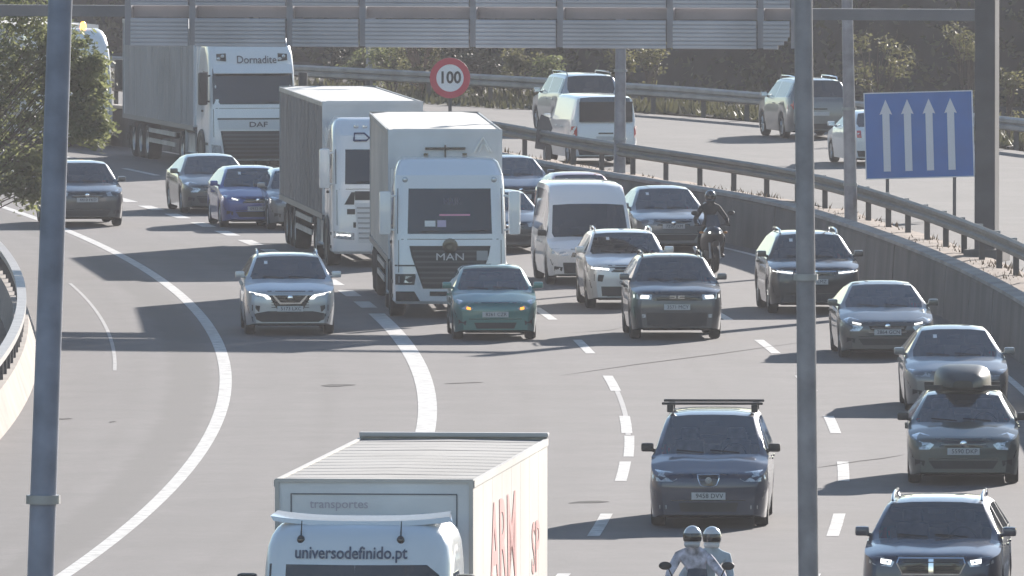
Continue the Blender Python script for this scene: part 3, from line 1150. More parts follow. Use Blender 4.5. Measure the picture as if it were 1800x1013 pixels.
    if RND.random() < 0.4:
        P([(sy_ - 0.035, wz - 0.15), (sy_ + 0.035, wz - 0.15), (sy_ + 0.035, wz - 0.09), (sy_ - 0.035, wz - 0.09)], 'windscreen_sticker', PAPER, off=0.004, depth=0.002, cuts=0)
    # mirrors
    zmir = cz + 0.04
    tmir = cowl + 0.34 * (wst - cowl) + 0.05
    for sg in (1, -1):
        y0 = hw * 0.93
        b = MB()
        b.box(X - tmir - 0.07, X - tmir + 0.07, y0 + 0.03, y0 + 0.22, zmir - 0.03, zmir + 0.10, 0.035)
        b.tube([(X - tmir, y0 - 0.08, zmir - 0.04), (X - tmir, y0 + 0.08, zmir + 0.0)], 0.03, 6)
        if sg < 0:
            b.v = [(x, -y, z) for x, y, z in b.v]
        mo = b.build('mirror', pm if S['mirror_body'] else BLACK, root, 40)
        q = MB()
        q.box(X - tmir - 0.076, X - tmir - 0.068, sg * (y0 + 0.05), sg * (y0 + 0.2), zmir - 0.01, zmir + 0.08)
        q.build('mirror_glass', CHROME, mo)
    # wheels
    for x in (X - tf, X - tr):
        for sg in (1, -1):
            add_wheel(root, x, sg * (hw - 0.125), r, 0.215, S['wheel'])
    # wheel-well liner and underbody
    b = MB()
    b.box(X - tr - 0.5, X - tf + 0.45, -hw + 0.27, hw - 0.27, gc - 0.02, gc + 0.06)
    b.build('underbody', BLACK, root)
    # cabin
    c0 = X - cowl - 0.02
    dash = MB()
    dash.box(c0 - 0.72, c0 - 0.12, -hw * 0.82, hw * 0.82, cz - 0.3, cz - 0.05, 0.06)
    dash.build('dashboard', SEAT, root, 40)
    for sy in (0.36, -0.36):
        sx = X - wst - 0.38
        seat_top = min(cz + 0.32, H - 0.16)
        b = MB()
        b.box(sx - 0.3, sx + 0.25, sy - 0.24, sy + 0.24, 0.32, 0.58, 0.05)
        b.box(sx - 0.36, sx - 0.2, sy - 0.23, sy + 0.23, 0.5, seat_top - 0.18, 0.06)
        b.box(sx - 0.38, sx - 0.27, sy - 0.14, sy + 0.14, seat_top - 0.17, seat_top, 0.045)
        b.build('seat', S['seats'], root, 45)
    st = MB()
    ring = [(c0 - 0.78 + 0.06 * math.sin(a), 0.36 + 0.18 * math.cos(a), cz - 0.06 + 0.17 * math.sin(a)) for a in [k * math.pi / 9 for k in range(19)]]
    st.tube(ring, 0.018, 5, False)
    st.build('steering_wheel', BLACK, root)
    if S['rear'] or rend - wst > 1.6:
        b = MB()
        sx = X - wst - 1.35
        b.box(sx - 0.3, sx - 0.12, -hw * 0.75, hw * 0.75, 0.5, cz + 0.02, 0.06)
        for sy in (0.38, -0.38):
            b.box(sx - 0.32, sx - 0.2, sy - 0.13, sy + 0.13, cz + 0.0, min(cz + 0.2, H - 0.15), 0.04)
        b.build('rear_bench', S['seats'], root, 45)
    # wipers
    for sy, ln in ((0.45, -0.5), (-0.1, -0.46)):
        p0 = (X - cowl + 0.02, sy, cz + 0.015)
        p1 = (X - cowl - 0.05, sy + ln * 0.9, cz + 0.05)
        MB().tube([p0, p1], 0.011, 4).build('wiper', BLACK, root)
    # rear end
    tz = belt_r - 0.16
    tp = S.get('taillamp') or [(0.70, tz - 0.14), (0.96, tz - 0.12), (0.97, tz + 0.06), (0.72, tz + 0.06)]
    tp = [(a * hw, b) for a, b in tp]
    for poly in (tp, mirror(tp)):
        P(poly, 'tail_lamp', TAIL, ax='-x', off=0.012, cuts=2)
    P([(-0.8 * hw, gc + 0.08), (0.8 * hw, gc + 0.08), (0.84 * hw, gc + 0.24), (-0.84 * hw, gc + 0.24)], 'rear_bumper', BLACK, ax='-x', off=0.02, depth=0.05)
    if S['rear']:
        hit = bvh.ray_cast(Vector((-20, 0, 0.72)), Vector((1, 0, 0)))[0]
        pxr = hit.x - 0.012
        MB().box(pxr - 0.012, pxr, -0.26, 0.26, 0.665, 0.775).build('number_plate', PLATE, root)
        P([(-0.2, 0.84), (0.2, 0.84), (0.2, 0.875), (-0.2, 0.875)], 'tailgate_handle', TRIM, ax='-x', off=0.02, cuts=1)
    # roof rails and bars
    if S['rails']:
        for sg in (1, -1):
            y = sg * (rh - 0.03)
            x0, x1 = X - wst - 0.12, X - rend + 0.1
            pts = [(x0, y, H - 0.04), (x0 - 0.1, y, H + 0.035), ((x0 + x1) / 2, y, H + 0.045), (x1 + 0.1, y, H + 0.03), (x1, y, H - 0.05)]
            MB().tube(pts, 0.02, 6).build('roof_rail', S['rails'], root, 50)
    if S['bars']:
        for xx in (X - wst - 0.35, X - wst - 1.35):
            b = MB()
            b.box(xx - 0.035, xx + 0.035, -rh - 0.12, rh + 0.12, H + 0.085, H + 0.125, 0.012)
            for sg in (1, -1):
                b.box(xx - 0.05, xx + 0.05, sg * (rh - 0.01) - 0.05, sg * (rh - 0.01) + 0.05, H - 0.03, H + 0.09, 0.015)
            b.build('roof_bar', BLACK, root)
    # door handles
    for sg in (1, -1):
        for td in (tb - 0.12, tb + 0.75):
            if td < L - 0.9:
                MB().box(X - td - 0.09, X - td + 0.09, sg * (hw - 0.005), sg * (hw + 0.022), cz - 0.16, cz - 0.13, 0.008).build('door_handle', pm, root)
    return bvh

PAINTS = {
    'silver': paint('silver', (0.46, 0.475, 0.49), 0.4, 0.35),
    'silverwhite': paint('silverwhite', (0.62, 0.63, 0.63), 0.3, 0.35),
    'white': paint('white', (0.79, 0.79, 0.785), 0.0, 0.4),
    'darkgrey': paint('darkgrey', (0.06, 0.063, 0.068), 0.45),
    'midgrey': paint('midgrey', (0.17, 0.175, 0.18), 0.5),
    'olive': paint('olive', (0.085, 0.085, 0.08), 0.45),
    'blue': paint('blue', (0.03, 0.06, 0.26), 0.35),
    'navy': paint('navy', (0.022, 0.03, 0.06), 0.4),
    'teal': paint('teal', (0.04, 0.17, 0.16), 0.4),
    'black': paint('black', (0.012, 0.012, 0.015), 0.2),
    'greengrey': paint('greengrey', (0.085, 0.10, 0.09), 0.45),
    'red': paint('red', (0.35, 0.03, 0.04), 0.2),
    'beige': paint('beige', (0.34, 0.31, 0.27), 0.4),
}
# ------------------------------------------------------------------ trucks
WHITE = PAINTS['white']
def ring_plan(xf, xr, w, rc, bulge):
    """half outline, from rear centre round the left side to the front centre"""
    p = [(xr, 0), (xr, w * 0.6), (xr, w)]
    p += [((xr + xf) / 2, w), (xf - rc, w)]
    for k in range(1, 5):
        a = math.pi / 2 * k / 5
        p.append((xf - rc + rc * math.sin(a), w - rc + rc * math.cos(a)))
    p += [(xf, w - rc), (xf + bulge * 0.6, (w - rc) * 0.5), (xf + bulge, 0)]
    return p

def cab_shell(levels, xr, bulge=0.06):
    """levels: (z, xf, half width, corner radius)"""
    rings = []
    for z, xf, w, rc in levels:
        h = ring_plan(xf, xr, w, rc, bulge)
        full = h + [(x, -y) for x, y in reversed(h[1:-1])]
        rings.append([(x, y, z) for x, y in full])
    N = len(rings[0])
    b = MB()
    vs = [p for r_ in rings for p in r_]
    fs = []
    for i in range(len(rings) - 1):
        for k in range(N):
            k2 = (k + 1) % N
            fs.append((i * N + k, i * N + k2, (i + 1) * N + k2, (i + 1) * N + k))
    fs.append(tuple(range(N - 1, -1, -1)))
    fs.append(tuple(range((len(rings) - 1) * N, len(rings) * N)))
    b.add(vs, fs)
    return b, BVHTree.FromPolygons([Vector(v) for v in vs], fs)

def rect(y0, y1, z0, z1):
    return [(y0, z0), (y1, z0), (y1, z1), (y0, z1)]

def truck_mirror(root, x, hw, z, sgn, h=0.75, m=WHITE):
    b = MB()
    y = hw + 0.17
    b.box(x - 0.09, x + 0.1, y - 0.12, y + 0.12, z - h * 0.55, z + h * 0.45, 0.05)
    b.tube([(x - 0.05, hw - 0.05, z + h * 0.35), (x, y, z + h * 0.3)], 0.025, 6)
    b.tube([(x - 0.05, hw - 0.05, z - h * 0.45), (x, y, z - h * 0.4)], 0.025, 6)
    if sgn < 0:
        b.v = [(q[0], -q[1], q[2]) for q in b.v]
    o = b.build('mirror', m, root, 40)
    q = MB().box(x - 0.097, x - 0.088, sgn * (y - 0.09), sgn * (y + 0.09), z - h * 0.48, z + h * 0.38)
    q.build('mirror_glass', CHROME, o)

def trailer(root, x0, x1, hw, zf, zt, curtain, roofm, frontm, bays=12, straps=True, skirts=True, wheels=True, name='trailer'):
    """x0 front, x1 rear (x0 > x1)"""
    b = MB()
    b.box(x1, x0, -hw + 0.03, hw - 0.03, zf, zt - 0.04)
    box = b.build('cargo_box', frontm, root)
    for sg in (1, -1):
        # curtain panels, each slightly bellied
        ln = (x0 - x1 - 0.3) / bays
        for i in range(bays):
            a = x1 + 0.15 + ln * i
            bb = MB()
            nn = 4
            vs, fs = [], []
            for p in range(nn + 1):
                for q in range(4):
                    bulge = 0.025 * math.sin(math.pi * p / nn) * (0.4 + 0.6 * math.sin(math.pi * q / 3)) + RND.uniform(-0.004, 0.004)
                    vs.append((a + 0.02 + (ln - 0.04) * p / nn, sg * (hw - 0.02 + bulge), zf + 0.03 + (zt - zf - 0.14) * q / 3))
            for p in range(nn):
                for q in range(3):
                    k = p * 4 + q
                    fs.append((k, k + 1, k + 5, k + 4))
            bb.add(vs, fs)
            bb.build('curtain_panel', curtain, box, 60)
        MB().box(x1, x0, sg * (hw - 0.03), sg * (hw + 0.012), zt - 0.11, zt - 0.01).build('roof_rail', STEEL, box)
        MB().box(x1, x0, sg * (hw - 0.05), sg * (hw + 0.01), zf - 0.1, zf + 0.03).build('side_rail', mat('rail_grey', (0.16, 0.16, 0.17), 0.5, 0.4), box)
    # roof sheets with a little slack
    b = MB()
    nb = 10
    vs, fs = [], []
    for i in range(nb * 3 + 1):
        x = x1 + (x0 - x1) * i / (nb * 3)
        sag = 0.012 * math.sin(math.pi * (i % 3) / 3) + RND.uniform(-0.004, 0.004)
        for j in range(7):
            y = -hw + 2 * hw * j / 6
            vs.append((x, y, zt - 0.035 + (0.035 if 0 < j < 6 else 0) - sag * (0 < j < 6)))
    for i in range(nb * 3):
        for j in range(6):
            k = i * 7 + j
            fs.append((k, k + 1, k + 8, k + 7))
    b.add(vs, fs)
    b.build('roof_sheet', roofm, root, 40)
    # front and rear frames
    b = MB()
    for y in (-hw, hw - 0.09):
        b.box(x0 - 0.02, x0 + 0.025, y, y + 0.09, zf, zt)
    b.box(x0 - 0.02, x0 + 0.022, -hw + 0.09, hw - 0.09, zt - 0.09, zt + 0.012)
    b.build('front_frame', frontm, root)
    b = MB()
    for y in (-hw, -0.03, hw - 0.09):
        b.box(x1 - 0.03, x1 + 0.02, y, y + 0.09, zf - 0.1, zt)
    b.box(x1 - 0.03, x1 + 0.02, -hw, hw, zt - 0.09, zt + 0.01)
    b.build('rear_frame', STEEL, root)
    # chassis
    b = MB()
    for y in (-0.42, 0.36):
        b.box(x1 + 0.3, x0 - 0.4, y, y + 0.07, zf - 0.35, zf - 0.05)
    b.box(x1 + 0.05, x1 + 0.13, -hw + 0.1, hw - 0.1, 0.45, 0.6)
    b.build('chassis', BLACK, root)
    if skirts:
        for sg in (1, -1):
            for z in (0.5, 0.78):
                MB().box(x1 + 4.9, x0 - 3.6, sg * (hw - 0.06), sg * (hw - 0.02), z, z + 0.12).build('side_guard', STEEL, root)
            MB().box(x0 - 3.4, x0 - 3.2, sg * 0.8 - 0.07, sg * 0.8 + 0.07, 0.35, zf - 0.1).build('landing_leg', BLACK, root)
    if wheels:
        for k in range(3):
            for sg in (1, -1):
                add_wheel(root, x1 + 1.9 + k * 1.31, sg * (hw - 0.21), 0.5, 0.38, 'truck')
        for sg in (1, -1):
            MB().box(x1 + 1.1, x1 + 1.13, sg * (hw - 0.4), sg * (hw - 0.02), 0.3, 0.85).build('mud_flap', BLACK, root)

def tractor(root, T):
    """front at x = 0, the truck stretches to -x"""
    hw = T['hw']
    zt = T['ztop']
    ws0, ws1 = T['ws']
    xr = -2.25
    lv = [(0.30, -0.06, hw * 0.95, 0.16), (0.36, 0.0, hw, 0.18), (0.75, 0.03, hw, 0.2), (1.2, 0.0, hw, 0.22), (ws0, -0.04, hw * 0.995, 0.24),
          (ws1, -0.24, hw * 0.975, 0.26), (ws1 + (zt - ws1) * 0.45, -0.36, hw * 0.955, 0.28), (zt - 0.22, -0.62, hw * 0.93, 0.3), (zt - 0.07, -0.86, hw * 0.88, 0.3), (zt, -1.05, hw * 0.80, 0.3)]
    sh, bvh = cab_shell(lv, xr)
    sh.build('cab', T['paint'], root, 35)
    P = lambda poly, nm, m_, par=root, ax='+x', **k: patch(bvh, poly, ax, nm, m_, par, **k)
    wsw = hw * 0.93
    w = P(T.get('wspoly') or [(-wsw, ws0 + 0.03), (wsw, ws0 + 0.03), (wsw * 0.99, ws1), (-wsw * 0.99, ws1)], 'windscreen', DARKGLASS, off=0.012)
    for sg in (1, -1):
        P([(-1.35, ws0 + 0.02), (-0.42, ws0 + 0.02), (-0.5, ws1 - 0.05), (-1.35, ws1 - 0.05)], 'side_window', DARKGLASS, ax='+y' if sg > 0 else '-y', off=0.01)
        # door seam, steps, arch
        for z in (0.42, 0.72):
            MB().box(-0.75, -0.3, sg * (hw - 0.02), sg * (hw + 0.02), z, z + 0.07).build('step', BLACK, root)
        b = MB()
        pts = [(-1.42 + 0.62 * math.cos(a), sg * (hw + 0.012), 0.5 + 0.6 * math.sin(a)) for a in [math.pi * k / 10 for k in range(11)]]
        b.tube(pts, 0.045, 6)
        b.build('wheel_arch', BLACK, root, 50)
        b = MB()
        b.lathe([(0.57, -0.03), (0.57, 0.02), (0.001, 0.02), (0.001, -0.03)], 'y', (-1.42, sg * (hw - 0.0), 0.5), 24)
        b.build('wheel_well', BLACK, root)
        add_wheel(root, -1.42, sg * (hw - 0.12), 0.5, 0.33, 'truck')
        add_wheel(root, -5.1, sg * (hw - 0.2), 0.5, 0.42, 'truck')
        MB().box(-4.35, -2.5, sg * (hw - 0.55), sg * (hw - 0.06), 0.42, 0.98, 0.08).build('fuel_tank', STEEL, root, 40)
        # side extender behind the cab
        MB().box(-2.75, -2.24, sg * (hw - 0.06), sg * (hw - 0.02), 1.2, zt - 0.25).build('side_extender', T['paint'], root)
        truck_mirror(root, -0.18, hw, (ws0 + ws1) / 2 + 0.02, sg, 0.9, T.get('mirror', BLACK))
    for q in (rect(-hw * 0.86, hw * 0.86, ws0 - 0.09, ws0 - 0.075),):
        P(q, 'panel_gap', TRIM, off=0.004, depth=0.004)
    for sg in (1, -1):
        q = [(sg * hw * 0.90, 0.95), (sg * hw * 0.912, 0.95), (sg * hw * 0.912, ws0 - 0.1), (sg * hw * 0.90, ws0 - 0.1)]
        P(q if sg > 0 else list(reversed(q)), 'panel_gap', TRIM, off=0.004, depth=0.004)
        P([(-1.42, 1.15), (-1.405, 1.15), (-1.405, ws1), (-1.42, ws1)], 'door_gap', TRIM, ax='+y' if sg > 0 else '-y', off=0.004, depth=0.004)
        MB().box(-1.36, -1.2, sg * (hw + 0.0), sg * (hw + 0.025), ws0 - 0.2, ws0 - 0.16, 0.008).build('door_handle', BLACK, root)
    # dashboard line and wipers
    for y, l in ((0.15, 0.62), (-0.6, 0.62), (0.85, 0.0)):
        if l:
            MB().tube([(0.0, y, ws0 + 0.07), (-0.01, y + l, ws0 + 0.10)], 0.014, 4).build('wiper', BLACK, root)
    g = P(T['grille'], 'grille', T.get('grillem', BLACK), off=0.012)
    zs_ = [z for y, z in T['grille']]
    z0, z1 = min(zs_), max(zs_)
    nb = int((z1 - z0) / 0.11)
    def wid(z):
        # half width of the (convex, symmetric) grille at height z
        best = 0.2
        pts = T['grille']
        for (ya, za), (yb, zb_) in zip(pts, pts[1:] + pts[:1]):
            if (za - z) * (zb_ - z) <= 0 and za != zb_:
                best = max(best, abs(ya + (yb - ya) * (z - za) / (zb_ - za)))
        return best
    for i in range(1, nb):
        z = z0 + (z1 - z0) * i / nb
        wq = wid(z) * 0.95
        P(rect(-wq, wq, z - 0.02, z + 0.02), 'grille_bar', T.get('barm', mat('grille_grey', (0.06, 0.06, 0.066), 0.4)), g, off=0.03, cuts=2)
    for poly, nm, m_ in T.get('front', []):
        P(poly, nm, m_, off=0.016)
    for poly, nm, m_ in T.get('pairs', []):
        for q in (poly, mirror(poly)):
            P(q, nm, m_, off=0.018, cuts=2)
    if T.get('visor'):
        zv = ws1 + 0.02
        b = MB()
        pts = []
        n = 12
        for i in range(n + 1):
            y = -hw * 0.9 + 1.8 * hw * i / n
            x = 0.06 - 0.16 * abs(y / hw) ** 3
            pts.append((x, y))
        vs, fs = [], []
        for x, y in pts:
            vs += [(x - 0.02, y, zv - 0.10), (x - 0.22, y, zv + 0.14), (x - 0.25, y, zv + 0.12), (x - 0.05, y, zv - 0.12)]
        for i in range(n):
            for k in range(4):
                k2 = (k + 1) % 4
                fs.append((i * 4 + k, i * 4 + k2, i * 4 + 4 + k2, i * 4 + 4 + k))
        b.add(vs, fs)
        b.build('sun_visor', T['paint'], root, 40)
    b = MB()
    b.box(-5.9, -2.3, -0.42, 0.42, 0.55, 0.95)
    b.lathe([(0.45, 0), (0.45, 0.06), (0.05, 0.06), (0.05, 0)], 'z', (-4.9, 0, 0.98), 16)
    b.build('chassis', BLACK, root)
    hit = bvh.ray_cast(Vector((20, 0, 0.52)), Vector((-1, 0, 0)))[0]
    if T.get('plate'):
        pl = MB().box(hit.x + 0.03, hit.x + 0.045, -0.26, 0.26, 0.40, 0.51).build('number_plate', PLATE, root)
        lettering(T['plate'], 0.1, Matrix.Translation((hit.x + 0.05, 0, 0.455)) @ FRONT, PRINT, pl, ext=0.002)
    return bvh

def on_front(bvh, y, z, off=0.03):
    h = bvh.ray_cast(Vector((20, y, z)), Vector((-1, 0, 0)))[0]
    return Vector((h.x + off, y, z))

def front_text(bvh, s, size, y, z, m, root, off=0.035, follow=True, **k):
    me = text_mesh(s, size, **k).copy()
    me.transform(FRONT)
    for q in me.vertices:
        yy, zz = q.co.y + y, q.co.z + z
        h = bvh.ray_cast(Vector((20, yy, zz)), Vector((-1, 0, 0)))[0]
        q.co = Vector(((h.x if h else 0) + off + q.co.x, yy, zz))
    return link('lettering', me, m, root)

def truck_root(name, label, cat, px, py, d=None, dyaw=0.0):
    c = gp(px, py) if d is None else Vector((xd(px, d), d, 0))
    sl = RS(c.y)
    dv = -Vector((sl, 1, 0)).normalized()
    return empty(name, c, math.atan2(dv.y, dv.x) + dyaw, label, cat)

BLUEINK = mat('navy_lettering', (0.03, 0.045, 0.12), 0.5)
DARKINK = mat('dark_lettering', (0.04, 0.035, 0.05), 0.5)
CURT_G = mat('grey_curtain', (0.30, 0.29, 0.285), 0.75, noise=0.22, scale=0.5, detail=8)
CURT_D = mat('taupe_curtain', (0.155, 0.145, 0.15), 0.75, noise=0.25, scale=0.5, detail=8)
CURT_B = mat('cream_curtain', (0.50, 0.46, 0.41), 0.75, noise=0.2, scale=0.5, detail=8)
ROOFM = mat('pale_roof_sheet', (0.62, 0.60, 0.56), 0.7, noise=0.2, scale=0.7, detail=8)
FRONTW = mat('white_box_front', (0.68, 0.69, 0.70), 0.55, noise=0.22, scale=0.6, detail=7)
PANELW = mat('white_bumper', (0.62, 0.63, 0.63), 0.45)
STICK = mat('pink_sticker', (0.75, 0.3, 0.42), 0.6)

# --- the truck beside the green hatchback
t = truck_root('articulated_truck', 'white truck with a dark trapezoid grille, side by side with a dark green hatchback', 'truck', 791, 560, dyaw=-0.016)
HW = 1.17
bv = tractor(t, dict(hw=HW, ztop=3.28, ws=(1.72, 2.68), paint=WHITE, visor=False, plate=None, mirror=WHITE,
    grille=[(-0.84, 1.5), (0.84, 1.5), (0.80, 1.3), (0.56, 0.62), (-0.56, 0.62), (-0.80, 1.3)],
    front=[(rect(-0.42, 0.42, 0.47, 0.56), 'bumper_slot', BLACK)],
    pairs=[([(0.74, 0.70), (1.13, 0.70), (1.13, 0.92), (0.70, 0.92)], 'headlight_bezel', BLACK), ([(0.80, 0.74), (1.06, 0.74), (1.06, 0.88), (0.78, 0.88)], 'headlight', LAMP),
           ([(0.62, 0.36), (1.12, 0.36), (1.12, 0.56), (0.74, 0.56)], 'fog_lamp', BLACK),
           ([(0.60, 0.62), (0.66, 0.62), (0.73, 0.9), (0.68, 0.95)], 'bumper_fin', PANELW),
           ([(0.70, 1.08), (1.14, 1.08), (1.14, 1.11), (0.70, 1.11)], 'panel_gap', BLACK)]))
front_text(bv, 'MAN', 0.21, 0.0, 1.27, mat('satin_letters', (0.42, 0.42, 0.44), 0.4, 0.3), t, off=0.06, xs=1.3)
b = MB().lathe([(0.16, 0), (0.16, 0.02), (0.10, 0.03), (0.001, 0.02), (0.001, 0)], 'x', tuple(on_front(bv, 0, 1.5, 0.02)), 18)
b.build('emblem', TRIM, t, 40)
pt = on_front(bv, 0, 2.0, 0.016)
patch(bv, rect(-0.22, 0.42, 2.12, 2.155), '+x', 'windscreen_strip', STICK, t, off=0.02, depth=0.004)
patch(bv, rect(-0.52, -0.30, 1.90, 2.02), '+x', 'windscreen_card', PAPER, t, off=0.02, depth=0.004)
patch(bv, rect(-0.26, -0.08, 1.89, 2.03), '+x', 'windscreen_card', mat('lilac_card', (0.5, 0.42, 0.55), 0.6), t, off=0.02, depth=0.004)
front_text(bv, 'MAIK', 0.2, 0.05, 2.4, mat('faint_lettering', (0.16, 0.14, 0.18), 0.6), t, off=0.02, xs=0.8)
patch(bv, rect(0.55, 0.78, 1.20, 1.40), '+x', 'grille_badge', mat('badge_grey', (0.3, 0.31, 0.31), 0.5), t, off=0.035)
for y in (-0.92, 0.92):
    p = on_front(bv, y, 2.86, 0.0)
    MB().lathe([(0.06, -0.01), (0.06, 0.03), (0.035, 0.05), (0.001, 0.05), (0.001, -0.01)], 'x', tuple(p), 12).build('marker_lamp', LAMP, t, 40)
trailer(t, -2.95, -16.4, HW + 0.02, 1.12, 3.82, CURT_B, ROOFM, FRONTW)
fx = -2.95 + 0.03
# frame, warning triangle mark on the box front
b = MB()
b.box(fx, fx + 0.03, -0.42, 0.42, 3.40, 3.45)
b.box(fx, fx + 0.03, -0.015, 0.015, 3.2, 3.5)
b.box(fx, fx + 0.05, -0.45, -0.36, 3.28, 3.33)
b.box(fx, fx + 0.05, 0.36, 0.45, 3.28, 3.33)
b.build('lamp_bracket', TRIM, t)
b = MB()
for a, c in (((0.60, 3.34), (0.78, 3.66)), ((0.78, 3.66), (0.97, 3.34)), ((0.70, 3.36), (0.78, 3.52)), ((0.82, 3.52), (0.90, 3.36))):
    b.tube([(fx, a[0], a[1]), (fx, c[0], c[1])], 0.025, 5)
b.build('triangle_mark', PAPER, t)

# --- the truck behind it with the taupe sides
t = truck_root('articulated_truck', 'white truck with taupe side curtains, half hidden behind the truck beside it', 'truck', 672, 470)
HW = 1.13
bv = tractor(t, dict(hw=HW, ztop=3.35, ws=(1.85, 2.66), paint=WHITE, visor=False, plate='6128 KTR', mirror=WHITE,
    grille=[(-0.62, 1.46), (0.62, 1.46), (0.55, 0.55), (-0.55, 0.55)], grillem=PANELW, barm=mat('grille_silver', (0.3, 0.3, 0.31), 0.4),
    front=[(rect(-0.62, 0.62, 1.52, 1.72), 'cowl_vent', BLACK)],
    pairs=[([(0.64, 0.62), (1.10, 0.66), (1.10, 0.82), (0.64, 0.78)], 'headlight', LAMP), ([(0.72, 0.70), (1.04, 0.72), (1.04, 0.76), (0.72, 0.74)], 'running_light', DRL),
           ([(0.64, 1.42), (0.86, 1.42), (0.70, 1.70), (0.62, 1.70)], 'air_vent', BLACK), ([(0.62, 1.2), (0.80, 1.2), (0.80, 1.32), (0.62, 1.32)], 'air_vent', BLACK),
           ([(0.60, 0.9), (0.66, 0.9), (0.66, 1.02), (0.60, 1.02)], 'air_vent', BLACK)]))
b = MB()
ep = [(-0.62, 2.86), (-0.34, 2.86), (-0.27, 2.92), (-0.38, 3.02), (-0.60, 3.02)]
x_ = on_front(bv, -0.45, 2.94, 0.03).x
b.tube([(on_front(bv, y, z, 0.03).x, y, z) for y, z in ep + [ep[0]]], 0.022, 5)
b.build('emblem', BLUEINK, t)
front_text(bv, 'PRADO', 0.24, 0.27, 2.94, BLUEINK, t, off=0.03, xs=0.85)
for y in (-0.55, -0.35, 0.35, 0.55):
    p = on_front(bv, y, 3.16, 0.0)
    MB().lathe([(0.055, -0.02), (0.055, 0.05), (0.001, 0.06), (0.001, -0.02)], 'x', tuple(p), 10).build('roof_lamp', LAMP, t, 40)
trailer(t, -2.75, -16.2, HW + 0.02, 1.1, 3.68, CURT_D, ROOFM, FRONTW)

# --- the far truck on the left with a sun visor
t = truck_root('articulated_truck', 'tall white truck with lettered visor and pale grey trailer, just right of the leafy tree', 'truck', 446, 302)
HW = 1.22
bv = tractor(t, dict(hw=HW, ztop=3.72, ws=(1.82, 2.78), paint=WHITE, visor=True, plate=None, mirror=BLACK,
    grille=[(-0.92, 1.12), (0.92, 1.12), (0.80, 0.35), (-0.80, 0.35)], barm=mat('grille_blue_grey', (0.05, 0.055, 0.07), 0.4),
    wspoly=[(-1.12, 1.85), (1.12, 1.85), (1.1, 2.82), (0.80, 2.82), (0.66, 2.68), (-0.66, 2.68), (-0.80, 2.82), (-1.1, 2.82)],
    front=[([(-0.96, 1.16), (0.96, 1.16), (0.98, 1.42), (-0.98, 1.42)], 'grille_header', PANELW), ([(-1.0, 1.43), (1.0, 1.43), (1.0, 1.47), (-1.0, 1.47)], 'panel_gap', BLACK)],
    pairs=[([(0.86, 0.42), (1.15, 0.45), (1.17, 0.75), (0.92, 0.72)], 'headlight', LAMP), ([(0.72, 3.02), (0.98, 3.05), (0.98, 3.22), (0.72, 3.24)], 'visor_lamp', BLACK)]))
front_text(bv, 'DAF', 0.2, 0.12, 1.29, DARKINK, t, off=0.03, xs=1.4, bold=0.003)
front_text(bv, 'Dornadite', 0.3, 0.12, 3.06, DARKINK, t, off=0.03, xs=0.9)
for y in (-0.85, 0.85):
    for dy, dz in ((0.03, 0.03), (-0.08, -0.04)):
        p = on_front(bv, y + dy, 3.13 + dz, 0.02)
        MB().lathe([(0.05, -0.01), (0.05, 0.03), (0.001, 0.045), (0.001, -0.01)], 'x', tuple(p), 10).build('visor_lamp_lens', LAMP, t, 40)
trailer(t, -2.75, -16.2, HW + 0.03, 1.15, 3.86, CURT_G, ROOFM, FRONTW)

# --- truck hidden by the tree
t = truck_root('articulated_truck', 'white truck with an added amber roof glow, mostly hidden behind the leafy tree', 'truck', 128, 0, d=412.0)
HW = 1.2
bv = tractor(t, dict(hw=HW, ztop=3.42, ws=(1.7, 2.55), paint=WHITE, visor=False, plate=None,
    grille=[(-0.8, 1.5), (0.8, 1.5), (0.7, 0.5), (-0.7, 0.5)], barm=STEEL, pairs=[([(0.78, 0.6), (1.12, 0.62), (1.12, 0.86), (0.78, 0.84)], 'headlight', LAMP)]))
bz = MB().lathe([(0.09, 0), (0.09, 0.05), (0.075, 0.16), (0.04, 0.2), (0.001, 0.2), (0.001, 0)], 'z', (-1.15, 0.5, 3.42), 14).build('added_beacon', mat('added_amber_glow', (1.0, 0.42, 0.06), 0.3, emit=3.0), t, 40)  # added roof light, stands in for a stray orange reflection
trailer(t, -2.75, -13.2, HW + 0.02, 1.15, 3.5, CURT_B, ROOFM, FRONTW)

# --- the near truck at the bottom edge
t = truck_root('box_truck', 'white box truck at the bottom edge, web address lettered over its windscreen', 'truck', 622, 0, d=166.6, dyaw=0.013)
HW = 1.12
lv = [(0.30, -0.06, HW * 0.95, 0.16), (0.38, 0.0, HW, 0.18), (0.8, 0.03, HW, 0.2), (1.3, 0.0, HW, 0.25), (1.55, -0.02, HW, 0.3), (2.0, -0.10, HW, 0.34), (2.42, -0.19, HW * 0.985, 0.36),
      (2.62, -0.26, HW * 0.965, 0.36), (2.74, -0.34, HW * 0.93, 0.36), (2.82, -0.44, HW * 0.885, 0.34), (2.87, -0.58, HW * 0.84, 0.32), (2.89, -0.85, HW * 0.78, 0.3)]
sh, bv = cab_shell(lv, -1.95, 0.1)
CABB = paint('white_cab', (0.66, 0.70, 0.74), 0.0, 0.4)
sh.build('cab', CABB, t, 38)
P = lambda poly, nm, m_, **k: patch(bv, poly, '+x', nm, m_, t, **k)
P([(-1.06, 1.5), (1.02, 1.5), (0.98, 2.30), (0.84, 2.42), (-1.03, 2.42)], 'windscreen', DARKGLASS, off=0.012)
P(rect(-0.75, 0.75, 0.75, 1.3), 'grille', BLACK)
P(rect(-0.9, 0.9, 0.36, 0.5), 'bumper_slot', BLACK)
for q in ([(0.72, 0.5), (1.08, 0.52), (1.08, 0.72), (0.72, 0.70)],):
    P(q, 'headlight', LAMP)
    P(mirror(q), 'headlight', LAMP)
front_text(bv, 'universodefinido.pt', 0.2, -0.06, 2.555, mat('slate_lettering', (0.06, 0.085, 0.14), 0.5), t, off=0.014, xs=0.86, bold=0.003)
